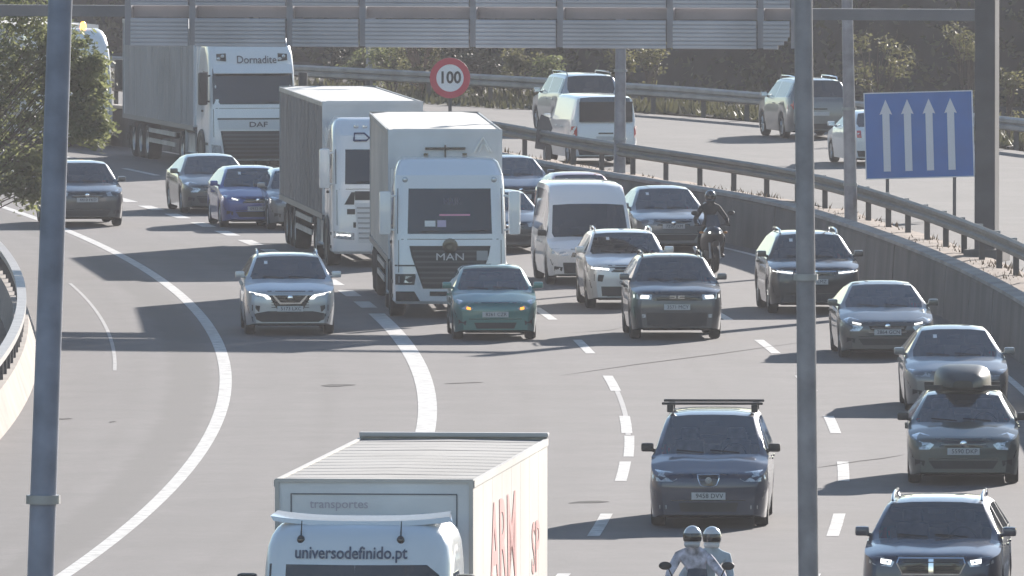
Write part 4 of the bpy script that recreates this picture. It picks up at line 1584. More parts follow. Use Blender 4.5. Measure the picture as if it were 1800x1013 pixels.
for sg in (1, -1):
    patch(bv, [(-1.3, 1.5), (-0.55, 1.5), (-0.62, 2.3), (-1.3, 2.3)], '+y' if sg > 0 else '-y', 'side_window', DARKGLASS, t)
    truck_mirror(t, -0.25, HW, 1.95, sg, 0.8, BLACK)
    add_wheel(t, -1.2, sg * (HW - 0.13), 0.45, 0.3, 'truck')
    MB().lathe([(0.52, -0.03), (0.52, 0.02), (0.001, 0.02), (0.001, -0.03)], 'y', (-1.2, sg * HW, 0.45), 24).build('wheel_well', BLACK, t)
# roof lip, air horns, antennas
b = MB()
n = 16
vs, fs = [], []
for i in range(n + 1):
    u = -1 + 2 * i / n
    y = u * 1.06
    zz = 2.90 + 0.05 * abs(u) ** 3
    x0 = -0.52 - 0.12 * abs(u) ** 2
    vs += [(x0, y + 0.04, zz - 0.045), (x0 - 0.02, y, zz + 0.012), (x0 - 0.55, y * 0.97, zz + 0.05), (x0 - 0.57, y * 0.97, zz + 0.02)]
for i in range(n):
    for k in range(4):
        k2 = (k + 1) % 4
        fs.append((i * 4 + k, i * 4 + k2, i * 4 + 4 + k2, i * 4 + 4 + k))
b.add(vs, fs)
b.build('roof_deflector', CABB, t, 50)
MB().box(-0.75, -0.62, -0.38, 0.42, 2.855, 2.90, 0.01).build('roof_hatch_lip', PANELW, t)
for y in (-0.66, 0.52):
    b = MB()
    p = on_front(bv, y, 2.70, -0.01)
    b.tube([p, p + Vector((-0.1, 0.0, 0.22))], [0.012, 0.006], 6)
    b.sphere(tuple(p), 0.045, 0.05, 0.06, 10, 6)
    b.build('roof_antenna', TRIM, t, 50)
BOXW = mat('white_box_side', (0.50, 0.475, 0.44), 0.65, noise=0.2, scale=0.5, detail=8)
bx0, bx1, hb, zt_ = -2.35, -12.3, 1.185, 3.30
cargo = MB().box(bx1, bx0, -hb + 0.02, hb - 0.02, 0.95, zt_ - 0.03).build('cargo_box', FRONTW, t)
for sg in (1, -1):
    npan = 8
    ln = (bx0 - bx1) / npan
    for i in range(npan):
        MB().box(bx1 + ln * i + 0.008, bx1 + ln * (i + 1) - 0.008, sg * (hb - 0.02), sg * hb, 1.0, zt_ - 0.09).build('side_panel', BOXW, cargo)
    MB().box(bx1, bx0, sg * (hb - 0.03), sg * (hb + 0.015), zt_ - 0.085, zt_).build('top_rail', BOXW, cargo)
    MB().box(bx1, bx0, sg * (hb - 0.03), sg * (hb + 0.02), 0.88, 0.99).build('bottom_rail', STEEL, cargo)
b = MB()
nr = 14
for i in range(nr):
    a = bx1 + (bx0 - bx1) * i / nr
    c = bx1 + (bx0 - bx1) * (i + 1) / nr
    zz = zt_ - 0.03 + RND.uniform(-0.004, 0.004)
    b.add([(a, -hb, zt_ - 0.02), (a, 0, zz + 0.025), (a, hb, zt_ - 0.02), (c - 0.03, -hb, zt_ - 0.02), (c - 0.03, 0, zz + 0.025), (c - 0.03, hb, zt_ - 0.02), (c - 0.015, -hb, zt_ - 0.016), (c - 0.015, 0, zz + 0.028), (c - 0.015, hb, zt_ - 0.016), (c, -hb, zt_ - 0.02), (c, 0, zz + 0.025), (c, hb, zt_ - 0.02)],
          [(0, 1, 4, 3), (1, 2, 5, 4), (3, 4, 7, 6), (4, 5, 8, 7), (6, 7, 10, 9), (7, 8, 11, 10)])
b.build('roof_sheet', mat('greyish_roof', (0.29, 0.28, 0.265), 0.85, noise=0.22, scale=0.6, detail=8), t)
b = MB()
b.box(bx0 - 0.02, bx0 + 0.03, -hb, -hb + 0.05, 0.95, zt_)
b.box(bx0 - 0.02, bx0 + 0.03, hb - 0.05, hb, 0.95, zt_)
b.box(bx0 - 0.02, bx0 + 0.032, -hb, hb, zt_ - 0.03, zt_ + 0.015)
b.build('front_frame', BOXW, t)
b = MB()
for y in (-1.0, 0.98):
    b.box(bx0, bx0 + 0.012, y, y + 0.015, 1.3, zt_ - 0.17)
b.box(bx0, bx0 + 0.012, -1.0, 0.99, zt_ - 0.175, zt_ - 0.16)
b.build('front_panel_seam', mat('seam_grey', (0.12, 0.13, 0.15), 0.7), t)
lettering('transportes', 0.15, Matrix.Translation((bx0 + 0.008, -0.42, zt_ - 0.29)) @ FRONT, mat('faded_lettering', (0.42, 0.38, 0.44), 0.6), t, ext=0.002)
MB().box(bx1 - 0.06, bx1 + 0.1, -hb, hb + 0.02, zt_ + 0.02, zt_ + 0.075, 0.015).build('rear_roof_bar', mat('bar_grey', (0.42, 0.41, 0.40), 0.6), t)
MB().box(bx1 - 0.04, bx1, -hb, hb, 0.9, zt_ + 0.02).build('rear_frame', STEEL, t)
REDINK = mat('faded_red_lettering', (0.56, 0.24, 0.23), 0.6, noise=0.2, scale=1.5)
def side_text(s, size, x, z, xs=1.0, **k):
    return lettering(s, size, Matrix.Translation((x, hb + 0.006, z)) @ LEFTSIDE, REDINK, t, ext=0.002, xs=xs, **k)
side_text('ARM', 1.5, -6.3, 2.3, 1.15, bold=0.02, shear=-0.1)
side_text('SP', 0.9, -10.6, 2.0, 1.25, bold=0.01)
b = MB()
for y in (-0.42, 0.36):
    b.box(bx1 + 0.2, -1.0, y, y + 0.07, 0.6, 0.88)
b.build('chassis', BLACK, t)
for sg in (1, -1):
    add_wheel(t, -9.4, sg * (hb - 0.2), 0.45, 0.42, 'truck')
    MB().box(-8.4, -3.2, sg * (hb - 0.06), sg * (hb - 0.02), 0.45, 0.75).build('side_guard', STEEL, t)
# ------------------------------------------------------------------ the cars
SUV = dict(L=4.4, W=1.82, H=1.63, gc=0.2, r=0.35, fo=0.86, wb=2.66, nz=0.95, cowl=1.18, cz=1.13, wst=1.85, roofend=3.75, rbase=4.25, roofhalf=0.62, plate_z=0.56)
HATCH = dict(L=4.05, W=1.75, H=1.46, gc=0.16, r=0.31, fo=0.8, wb=2.52, nz=0.78, cowl=1.05, cz=0.98, wst=1.78, roofend=3.35, rbase=3.9, roofhalf=0.57)
SEDAN = dict(L=4.65, W=1.82, H=1.44, gc=0.15, r=0.32, fo=0.86, wb=2.76, nz=0.74, cowl=1.3, cz=0.96, wst=2.08, roofend=3.35, rbase=4.0, deck=1.04, roofhalf=0.56, tail='sedan')

def C(base, **k):
    s = dict(base)
    s.update(k)
    return s

slim = [(0.50, -0.07), (0.70, -0.01), (0.94, 0.02), (0.97, -0.03), (0.80, -0.10), (0.54, -0.12)]
round_ = [(0.52, -0.12), (0.60, 0.02), (0.78, 0.06), (0.92, 0.02), (0.93, -0.12), (0.78, -0.2), (0.60, -0.2)]

car('family_car', 'dark grey car at the far left, partly hidden behind the near lamp post', 'car', 148, 397,
    C(SUV, paint='darkgrey', H=1.56, W=1.84, nz=0.88, cz=1.05, plate_z=0.66, plate='4410 FKD'))
car('saloon_car', 'dark olive saloon beside a blue hatchback, in front of the tall white truck', 'car', 379, 374,
    C(SEDAN, paint='olive', plate='7719 GHB', head=round_))
car('hatchback', 'blue hatchback with bright headlights, left of the taupe sided truck', 'car', 448, 399,
    C(HATCH, paint='blue', W=1.78, head=slim, drl=[(0.56, -0.08), (0.72, -0.04), (0.72, -0.07), (0.56, -0.10)], plate='0932 MDP'))
car('hatchback', 'grey car mostly hidden behind the rear of the taupe sided truck', 'car', 532, 403,
    C(HATCH, paint='midgrey', W=1.78, plate='2285 KLS'))
# the silver crossover with the V of chrome in its nose
car('crossover', 'silver crossover with a chrome V grille, alone in the left lane', 'car', 508, 587,
    C(SUV, paint='silver', W=1.83, H=1.58, L=4.4, nz=0.92, cz=1.1, roofhalf=0.63, rails=CHROME, glass='tint', seats=SEAT,
      head=[(0.46, -0.12), (0.62, -0.06), (0.90, -0.02), (0.97, 0.0), (0.95, -0.06), (0.72, -0.13), (0.52, -0.17)],
      drl=[(0.44, -0.155), (0.52, -0.10), (0.90, -0.035), (0.90, -0.06), (0.58, -0.125), (0.52, -0.185), (0.42, -0.185)],
      grille=[(-0.48, -0.11), (0.48, -0.11), (0.28, -0.40), (-0.28, -0.40)], darkbars=True,
      chrome=[[(-0.40, -0.11), (-0.35, -0.11), (-0.20, -0.255), (-0.24, -0.28)], [(0.35, -0.11), (0.40, -0.11), (0.24, -0.28), (0.20, -0.255)], [(-0.23, -0.285), (0.23, -0.285), (0.23, -0.255), (-0.23, -0.255)]],
      skirt=[(-0.82, 0.275), (0.82, 0.275), (0.87, 0.43), (0.5, 0.49), (-0.5, 0.49), (-0.87, 0.43)], intake=[(-0.55, 0.42), (0.55, 0.42), (0.6, 0.32), (-0.6, 0.32)],
      fog=[(0.66, 0.60), (0.84, 0.62), (0.84, 0.50), (0.68, 0.48)], plate_z=0.54, plate='5173 LXC', emblem='round', emblem_z=0.76))
car('hatchback', 'dark green hatchback with orange indicators on, in front of the truck beside it', 'car', 868, 596,
    C(HATCH, paint='teal', W=1.70, H=1.44, L=3.85, roofend=3.2, rbase=3.7, wb=2.45, indic=True, head=[(0.52, -0.14), (0.60, -0.04), (0.90, 0.05), (0.93, -0.03), (0.78, -0.14), (0.60, -0.18)],
      grille=[], intake=[(-0.5, 0.36), (0.5, 0.36), (0.44, 0.24), (-0.44, 0.24)], plate_z=0.52, plate='8261 CZR', emblem=None, mirror_body=True))
car('saloon_car', 'dark saloon whose roof shows right of the truck, ahead of a red car', 'car', 908, 377,
    C(SEDAN, paint='navy', plate='3307 HJV'))
car('saloon_car', 'black car low beside the white truck, left of the white van', 'car', 886, 443,
    C(SEDAN, paint='darkgrey', H=1.40, plate='9046 JTB', plate_z=0.5))
car('hatchback', 'red car showing only its roof above the white van', 'car', 1026, 412,
    C(HATCH, paint='red', plate='1170 DWG'))
car('panel_van', 'white high roofed panel van with a dark windscreen, facing the camera', 'van', 1037, 499,
    dict(L=5.4, W=1.98, H=2.2, gc=0.2, r=0.34, fo=0.92, wb=3.2, nz=0.82, cowl=0.85, cz=1.04, wst=1.42, glassz=1.74, kcap=0.5, roofend=5.25, rbase=5.36, roofhalf=0.80, paint='white',
         side=True, glass='tint', head=[(0.56, -0.16), (0.66, -0.02), (0.92, -0.02), (0.93, -0.14), (0.80, -0.18)], grille=[(-0.5, -0.2), (0.5, -0.2), (0.46, -0.1), (-0.46, -0.1)],
         skirt=[(-0.85, 0.26), (0.85, 0.26), (0.88, 0.50), (-0.88, 0.50)], mirror_body=False, plate='6604 BRN', plate_z=0.42, emblem=None, wheel='dark'))
car('saloon_car', 'silver grey saloon right of the white van, with a motorcyclist beside it', 'car', 1177, 441,
    C(SEDAN, paint='midgrey', H=1.47, nz=0.78, plate='7250 JXM', plate_z=0.6, glass='clear', drl=False))
car('small_suv', 'pale silver compact SUV with roof rails, between the white van and the dark SUV', 'car', 1101, 541,
    C(SUV, paint='silverwhite', W=1.76, H=1.6, rails=CHROME, L=4.2, rbase=4.05, roofend=3.6, drl=[(0.48, -0.09), (0.9, -0.06), (0.9, -0.10), (0.48, -0.13)], head=[(0.46, -0.06), (0.95, -0.03), (0.95, -0.13), (0.48, -0.15)],
      skirt=[(-0.86, 0.28), (0.86, 0.28), (0.88, 0.48), (-0.88, 0.48)], plate='0418 MGT', glass='clear', seats=SEATL, fog=[(0.6, 0.72), (0.84, 0.74), (0.84, 0.60), (0.64, 0.58)]))
car('small_suv', 'dark grey SUV with a wide winged emblem, right of the pale compact SUV', 'car', 1186, 595,
    C(SUV, paint='darkgrey', W=1.84, H=1.64, L=4.35, nz=0.99, cz=1.14, rails=TRIM, roofend=3.72, rbase=4.2, drl=[(0.60, -0.10), (0.93, -0.08), (0.93, -0.15), (0.62, -0.155)],
      head=[(0.54, -0.08), (0.96, -0.05), (0.96, -0.17), (0.56, -0.18)], grille=[(-0.56, -0.08), (0.56, -0.08), (0.54, -0.20), (-0.54, -0.20)], darkbars=True, emblem='bars', emblem_z=0.86,
      skirt=[(-0.84, 0.28), (0.84, 0.28), (0.87, 0.55), (-0.87, 0.55)], plate='3571 MCY', plate_z=0.66, glass='clear', fog=[(0.68, 0.52), (0.76, 0.52), (0.76, 0.45), (0.68, 0.45)], foglit=True))
car('large_suv', 'black SUV partly behind the right lamp post, farthest back of the right lane queue', 'car', 1428, 550,
    C(SUV, paint='black', W=1.92, H=1.66, L=4.7, nz=0.98, cz=1.14, r=0.37, wb=2.85, roofend=4.0, rbase=4.5, rails=CHROME, drl=[(0.5, -0.1), (0.92, -0.06), (0.92, -0.09), (0.5, -0.13)],
      head=[(0.48, -0.07), (0.95, -0.03), (0.96, -0.12), (0.50, -0.15)], plate='0126 LMZ', plate_z=0.68, chrome=[[(-0.45, -0.07), (0.45, -0.07), (0.45, -0.095), (-0.45, -0.095)]]))
car('saloon_car', 'olive grey saloon just ahead of the black SUV, close to the median wall', 'car', 1556, 628,
    C(SEDAN, paint='olive', W=1.84, H=1.42, nz=0.74, head=round_, plate='2864 GCN', plate_z=0.52, grille=[(-0.40, -0.10), (0.40, -0.10), (0.36, -0.18), (-0.36, -0.18)],
      chrome=[[(-0.40, -0.21), (-0.08, -0.21), (-0.08, -0.225), (-0.40, -0.225)], [(0.08, -0.21), (0.40, -0.21), (0.40, -0.225), (0.08, -0.225)]], drl=[(0.56, -0.05), (0.74, -0.02), (0.74, -0.05), (0.56, -0.08)]))
car('saloon_car', 'mid grey saloon directly behind the grey green car with the roof box', 'car', 1680, 722,
    C(SEDAN, paint='midgrey', W=1.86, H=1.46, nz=0.76, head=slim, plate='8842 HRK', grille=[(-0.36, -0.04), (-0.02, -0.04), (-0.02, -0.18), (0.02, -0.18), (0.02, -0.04), (0.36, -0.04), (0.36, -0.2), (-0.36, -0.2)][0:1] + [(0.36, -0.04), (0.34, -0.2), (-0.34, -0.2)]))
gc_ = car('estate_car', 'grey green car with a dark roof box, ahead of a mid grey saloon', 'car', 1693, 849,
    C(HATCH, paint='greengrey', L=4.4, W=1.82, H=1.45, wb=2.65, roofend=3.9, rbase=4.3, head=round_, plate='5590 DKP', plate_z=0.55, glass='clear', seats=SEATL, mirror_body=False))
b = MB()
n, mseg = 10, 12
vs, fs = [], []
for i in range(n + 1):
    u = i / n
    x = 0.55 - 2.0 * u
    k = math.sin(math.pi * min(1, max(0.0, u * 0.94 + 0.03))) ** 0.45
    for j in range(mseg + 1):
        a = math.pi * j / mseg
        vs.append((x, 0.47 * k * (abs(math.cos(a)) ** 0.5) * (1 if math.cos(a) > 0 else -1), 1.50 + 0.34 * k * math.sin(a) ** 0.6))
for i in range(n):
    for j in range(mseg):
        q = i * (mseg + 1) + j
        fs.append((q, q + 1, q + mseg + 2, q + mseg + 1))
b.add(vs, fs)
for i in (0, n):
    b.f.append(tuple(i * (mseg + 1) + j for j in range(mseg + 1)))
bx = b.build('roof_box', mat('roof_box_plastic', (0.02, 0.025, 0.024), 0.4, noise=0.2, scale=3), gc_, 50)
for xx in (0.25, -1.0):
    MB().box(xx - 0.03, xx + 0.03, -0.62, 0.62, 1.45, 1.53).build('roof_bar', BLACK, gc_)
car('large_suv', 'dark blue SUV with a broad twin kidney grille, bottom right corner', 'car', 1642, 0, d=193.6, s=
    C(SUV, paint='navy', W=1.90, H=1.68, L=4.7, nz=1.02, cz=1.17, r=0.37, fo=0.84, wb=2.86, roofend=3.95, rbase=4.5, cowl=1.32, wst=1.98, rails=CHROME, roofhalf=0.64, emblem=None, emblem_z=0.99,
      head=[(0.52, -0.10), (0.70, -0.04), (0.96, -0.02), (0.97, -0.10), (0.80, -0.15), (0.56, -0.17)], drl=[(0.56, -0.08), (0.72, -0.06), (0.72, -0.12), (0.58, -0.14)],
      grille=[(-0.46, -0.05), (0.46, -0.05), (0.48, -0.12), (0.40, -0.27), (-0.40, -0.27), (-0.48, -0.12)], darkbars=True,
      chrome=[[(-0.47, -0.04), (0.47, -0.04), (0.47, -0.06), (-0.47, -0.06)], [(-0.42, -0.26), (0.42, -0.26), (0.42, -0.28), (-0.42, -0.28)], [(-0.035, -0.06), (0.035, -0.06), (0.035, -0.26), (-0.035, -0.26)],
              [(-0.50, -0.12), (-0.47, -0.05), (-0.455, -0.05), (-0.48, -0.12)], [(0.47, -0.05), (0.50, -0.12), (0.48, -0.12), (0.455, -0.05)], [(-0.50, -0.12), (-0.48, -0.12), (-0.40, -0.27), (-0.42, -0.27)], [(0.48, -0.12), (0.50, -0.12), (0.42, -0.27), (0.40, -0.27)]],
      plate='4736 LVT', plate_z=0.6))
car('people_carrier', 'black people carrier with roof bars and a crest badge, in the middle lane', 'car', 1248, 924,
    C(SUV, paint='navy', L=4.63, W=1.83, H=1.70, gc=0.16, r=0.32, fo=0.88, wb=2.84, nz=0.86, cowl=1.0, cz=1.10, wst=1.95, roofend=4.2, rbase=4.55, roofhalf=0.66, bars=True, glass='clear', seats=SEATL,
      mirror_body=False, head=[(0.52, -0.10), (0.60, 0.0), (0.90, 0.03), (0.96, -0.02), (0.95, -0.14), (0.60, -0.14)], grille=[],
      emblem='shield', emblem_z=0.74, plate='9458 DVV', plate_z=0.50, intake=[(-0.5, 0.40), (0.5, 0.40), (0.46, 0.26), (-0.46, 0.26)], fog=[(0.70, 0.36), (0.82, 0.36), (0.82, 0.30), (0.70, 0.30)], foglit=True))

# opposite carriageway, seen from behind
VAN = dict(L=4.9, W=1.80, H=1.86, gc=0.2, r=0.33, fo=0.9, wb=3.0, nz=0.98, cowl=0.85, cz=1.15, wst=1.55, roofend=4.72, rbase=4.84, roofhalf=0.72, rear=True, mirror_body=True, plate=None, emblem=None)
def rear_van(name, label, px, py, d=None, **k):
    r = car(name, label, 'van', px, py, C(VAN, **k), oncoming=False, zroad=ZF, d=d)
    return r
rv = rear_van('minivan', 'white van seen from behind with red tail lamps, beside a median lamp post', 1054, 289, paint='white', side=False, H=1.88, taillamp=[(0.86, 0.72), (0.985, 0.72), (0.985, 1.04), (0.86, 1.04)])
# upright tailgate glass
def tail_glass(root, hw, H, L, z0, z1, wf):
    MB().box(-L / 2 - 0.03, -L / 2 + 0.02, -hw * wf, hw * wf, z0, z1, 0.008).build('tailgate_window', TINT_TAIL, root)
TINT_TAIL = mat('tailgate_glass', (0.03, 0.033, 0.04), 0.08, spec=0.6)
tail_glass(rv, 0.9, 1.88, 4.9, 1.16, 1.70, 0.80)
car('large_suv', 'silver SUV on the opposite carriageway, just ahead of the white van', 'car', 1027, 0, d=409.0, s=
    C(SUV, paint='silver', W=1.82, H=1.74, L=4.6, rear=True, plate=None, emblem=None, rails=TRIM, roofend=4.3, rbase=4.56, roofhalf=0.66), oncoming=False, zroad=ZF)
car('large_suv', 'grey SUV on the opposite carriageway, between the two tall poles', 'car', 1428, 243,
    C(SUV, paint='midgrey', W=1.84, H=1.72, L=4.6, rear=True, plate=None, emblem=None, rails=CHROME, roofend=4.25, rbase=4.55, taillamp=[(0.84, 0.85), (0.97, 0.85), (0.97, 1.10), (0.84, 1.10)]), oncoming=False, zroad=ZF)
car('hatchback', 'white car on the opposite carriageway, mostly hidden behind the blue arrow sign', 'car', 1545, 290,
    C(HATCH, paint='white', rear=True, plate=None, emblem=None, W=1.74), oncoming=False, zroad=ZF)

# ------------------------------------------------------------------ motorcycles and riders
def skin_mesh(name, pts, edges, root_i=0, sub=2):
    """pts: list of (xyz, (rx, ry))"""
    me = bpy.data.meshes.new(name)
    me.from_pydata([p[0] for p in pts], edges, [])
    ob = bpy.data.objects.new('tmp_' + name, me)
    COL.objects.link(ob)
    sk = ob.modifiers.new('skin', 'SKIN')
    lay = me.skin_vertices[0] if me.skin_vertices else None
    if lay is None:
        bm = bmesh.new()
        bm.from_mesh(me)
        bm.verts.layers.skin.verify()
        bm.to_mesh(me)
        bm.free()
        lay = me.skin_vertices[0]
    for i, p in enumerate(pts):
        r_ = p[1]
        lay.data[i].radius = r_ if isinstance(r_, tuple) else (r_, r_)
        lay.data[i].use_root = (i == root_i)
    sb = ob.modifiers.new('sub', 'SUBSURF')
    sb.levels = sb.render_levels = sub
    dg = bpy.context.evaluated_depsgraph_get()
    out = bpy.data.meshes.new_from_object(ob.evaluated_get(dg))
    bpy.data.objects.remove(ob)
    out.name = name
    shade(out, 180)
    return out

def motorcycle(root, body, scr):
    """x forward, wheels at +-0.72"""
    for x, w in ((0.74, 0.12), (-0.70, 0.17)):
        t = MB()
        t.lathe([(0.22, -w * 0.35), (0.28, -w * 0.5), (0.315, -w * 0.25), (0.325, 0), (0.315, w * 0.25), (0.28, w * 0.5), (0.22, w * 0.35)], 'y', (x, 0, 0.325), 28)
        wo = t.build('wheel', RUBBER, root, 50)
        q = MB()
        q.lathe([(0.225, -w * 0.3), (0.225, w * 0.3), (0.20, w * 0.3), (0.20, -w * 0.3)], 'y', (x, 0, 0.325), 24)
        for k in range(5):
            a = k * 2 * math.pi / 5
            q.tube([(x, 0, 0.325), (x + 0.21 * math.cos(a), 0, 0.325 + 0.21 * math.sin(a))], 0.018, 5)
        q.build('rim', BLACK, wo)
    for sg in (1, -1):
        MB().tube([(0.74, sg * 0.10, 0.325), (0.50, sg * 0.10, 0.85), (0.44, sg * 0.10, 1.0)], 0.027, 8).build('fork_leg', STEEL, root, 60)
        MB().tube([(-0.70, sg * 0.12, 0.325), (-0.1, sg * 0.13, 0.42)], 0.035, 6).build('swing_arm', BLACK, root)
        MB().tube([(0.38, sg * 0.06, 1.02), (0.36, sg * 0.22, 1.06), (0.30, sg * 0.40, 1.05)], 0.016, 6).build('handlebar', BLACK, root)
        mr = MB()
        mr.tube([(0.36, sg * 0.26, 1.06), (0.42, sg * 0.37, 1.30)], 0.009, 5)
        mr.sphere((0.42, sg * 0.41, 1.33), 0.03, 0.085, 0.055, 12, 8)
        mr.build('mirror', BLACK, root, 60)
        MB().sphere((0.5, sg * 0.27, 0.90), 0.03, 0.05, 0.03, 8, 6).build('indicator', mat('amber_lens', (0.6, 0.22, 0.03), 0.3), root)
        MB().tube([(0.0, sg * 0.12, 0.34), (0.0, sg * 0.28, 0.33)], 0.02, 6).build('foot_peg', STEEL, root)
    b = MB()
    b.box(-0.25, 0.28, -0.17, 0.17, 0.30, 0.62, 0.05)
    b.lathe([(0.15, -0.2), (0.15, 0.2), (0.02, 0.22), (0.02, -0.22)], 'y', (0.02, 0, 0.42), 16)
    b.build('engine', mat('engine_metal', (0.12, 0.12, 0.125), 0.4, 0.7), root, 40)
    b = MB()
    b.sphere((0.12, 0, 0.84), 0.32, 0.19, 0.16, 16, 10)
    b.build('fuel_tank', body, root, 60)
    b = MB()
    b.box(-0.75, -0.05, -0.15, 0.15, 0.76, 0.86, 0.05)
    b.build('saddle', BLACK, root, 40)
    # fairing: a tapering nose shell
    fv, ff = [], []
    for i, (x, hw_, z0, z1) in enumerate(((0.18, 0.27, 0.42, 0.98), (0.42, 0.25, 0.5, 1.05), (0.62, 0.19, 0.66, 1.04), (0.74, 0.10, 0.78, 0.96), (0.78, 0.04, 0.83, 0.90))):
        for k in range(12):
            a = 2 * math.pi * k / 12
            ca, sa = math.cos(a), math.sin(a)
            fv.append((x, hw_ * (abs(ca) ** 0.8) * (1 if ca > 0 else -1), (z0 + z1) / 2 + (z1 - z0) / 2 * sa))
    for i in range(4):
        for k in range(12):
            k2 = (k + 1) % 12
            ff.append((i * 12 + k, i * 12 + k2, i * 12 + 12 + k2, i * 12 + 12 + k))
    ff.append(tuple(range(48, 60)))
    MB().add(fv, ff).build('fairing', body, root, 50)
    for sg in (1, -1):
        MB().sphere((0.69, sg * 0.085, 0.90), 0.05, 0.06, 0.035, 12, 8).build('headlight', LAMP if scr else DRL, root, 60)
    s = MB()
    vs, fs = [], []
    for i in range(5):
        for j in range(4):
            y = -0.17 + 0.34 * i / 4
            vs.append((0.50 - 0.07 * j - 0.25 * y * y * 4, y * (1 - 0.1 * j), 1.02 + 0.09 * j - 0.3 * y * y * (j / 3)))
    for i in range(4):
        for j in range(3):
            q = i * 4 + j
            fs.append((q, q + 1, q + 5, q + 4))
    s.add(vs, fs)
    s.build('windshield', TINT, root, 60)
    MB().tube([(0.92, 0, 0.66), (0.74, 0, 0.68), (0.56, 0, 0.62)], 0.07, 8).build('mudguard', body, root, 50)
    MB().tube([(-0.3, -0.2, 0.36), (-0.85, -0.22, 0.5)], 0.05, 8).build('exhaust', STEEL, root, 50)
    MB().box(-0.95, -0.72, -0.09, 0.09, 0.78, 0.86, 0.02).build('tail_lamp', TAIL, root)

SKIN = mat('skin', (0.42, 0.27, 0.2), 0.6)
def hand(b, wrist, fwd, side, sg):
    """palm and five fingers curled round a bar that runs along 'side'"""
    wrist, fwd, side = Vector(wrist), Vector(fwd).normalized(), Vector(side).normalized()
    up = Vector((0, 0, 1))
    palm = wrist + fwd * 0.05
    b.sphere(tuple(palm), 0.045, 0.045, 0.022, 10, 6)
    for k, ln in enumerate((0.085, 0.095, 0.09, 0.07)):
        base = palm + side * (-0.033 + 0.022 * k) + fwd * 0.035
        b.tube([base, base + fwd * ln * 0.45 + up * 0.006, base + fwd * ln * 0.55 - up * 0.03, base + fwd * ln * 0.2 - up * 0.045], [0.010, 0.010, 0.009, 0.008], 6)
    base = palm - side * 0.04 * sg
    b.tube([base, base - side * 0.02 * sg + fwd * 0.03 - up * 0.02, base - side * 0.0 * sg + fwd * 0.05 - up * 0.04], [0.012, 0.011, 0.009], 6)

def helmet(root, c, m, vis=TRIM, tilt=0.0):
    b = MB()
    b.sphere(c, 0.155, 0.125, 0.145, 20, 14)
    b.tube([(c[0] + 0.06, c[1] - 0.08, c[2] - 0.10), (c[0] + 0.125, c[1], c[2] - 0.085), (c[0] + 0.06, c[1] + 0.08, c[2] - 0.10)], 0.04, 8)
    h = b.build('helmet', m, root, 70)
    v = MB()
    vs, fs = [], []
    for i in range(11):
        a = -1.15 + 2.3 * i / 10
        for j in range(4):
            e = -0.38 + 0.72 * j / 3
            vs.append((c[0] + 0.163 * math.cos(a) * math.cos(e), c[1] + 0.132 * math.sin(a) * math.cos(e), c[2] + 0.0 + 0.150 * math.sin(e)))
    for i in range(10):
        for j in range(3):
            q = i * 4 + j
            fs.append((q, q + 1, q + 5, q + 4))
    v.add(vs, fs)
    v.build('visor', vis, h, 70)
    return h

def rider(name, label, root_src, dx, top, legs, sleeve, y=0.0, grip=True, dz=0.0, hm=None, lean=0.0, shy=0.0):
    """seated figure astride; coordinates of the motorcycle it sits on"""
    r = empty(name, root_src.location, root_src.rotation_euler.z, label, 'person')
    px_ = -0.18 + dx
    P = [((px_, y, 0.95 + dz), (0.15, 0.17)),                       # 0 pelvis
         ((px_ + 0.05, y, 1.12 + dz), (0.13, 0.155)),
         ((px_ + 0.11 + lean, y, 1.32 + dz), (0.13, 0.19)),
         ((px_ + 0.14 + lean, y + shy, 1.46 + dz), (0.10, 0.15)),
         ((px_ + 0.16 + lean, y + shy, 1.55 + dz), (0.06, 0.06)),        # 4 neck
         ((px_ + 0.19 + lean, y + shy, 1.66 + dz), (0.09, 0.08))]        # 5 head core
    E = [(0, 1), (1, 2), (2, 3), (3, 4), (4, 5)]
    hnd = MB()
    for sg in (1, -1):
        i0 = len(P)
        if grip:
            elbow = (px_ + 0.30 + lean, y + sg * 0.36, 1.18 + dz)
            wrist = (0.24, sg * 0.36, 1.09)
        else:
            elbow = (px_ + 0.20 + lean, y + sg * 0.33, 1.16 + dz)
            wrist = (px_ + 0.42, y + sg * 0.20, 1.10 + dz)
        P += [((px_ + 0.13 + lean, y + shy + sg * 0.19, 1.43 + dz), (0.075, 0.075)), (elbow, (0.052, 0.052)), (wrist, (0.034, 0.034))]
        E += [(3, i0), (i0, i0 + 1), (i0 + 1, i0 + 2)]
        hand(hnd, wrist, (0.9, 0, 0.1) if grip else (0.9, -sg * 0.3, -0.1), (0, 1, 0), sg)
        j0 = len(P)
        P += [((px_ + 0.02, y + sg * 0.13, 0.92 + dz), (0.10, 0.10)), ((px_ + 0.42, y * 0.5 + sg * 0.25, 0.78 + dz * 0.6), (0.072, 0.072)), ((px_ + 0.16, y * 0.3 + sg * 0.26, 0.44), (0.05, 0.05)),
              ((px_ + 0.14, sg * 0.26, 0.38), (0.045, 0.045)), ((px_ + 0.33, sg * 0.28, 0.35), (0.04, 0.038))]
        E += [(0, j0), (j0, j0 + 1), (j0 + 1, j0 + 2), (j0 + 2, j0 + 3), (j0 + 3, j0 + 4)]
    me = skin_mesh('body', P, E, 0, 2)
    me.materials.clear()
    me.materials.append(top)
    me.materials.append(legs)
    me.materials.append(BLACK)
    for pl in me.polygons:
        c = pl.center
        if c.z < 0.47 and dz < 0.3:
            pl.material_index = 2
        elif c.z < 0.99 + dz:
            pl.material_index = 1
    link('body', me, None, r)
    hnd.build('hands', BLACK if grip else SKIN, r, 60)
    helmet(r, (px_ + 0.20 + lean, y + shy, 1.69 + dz), hm or BLACK)
    return r

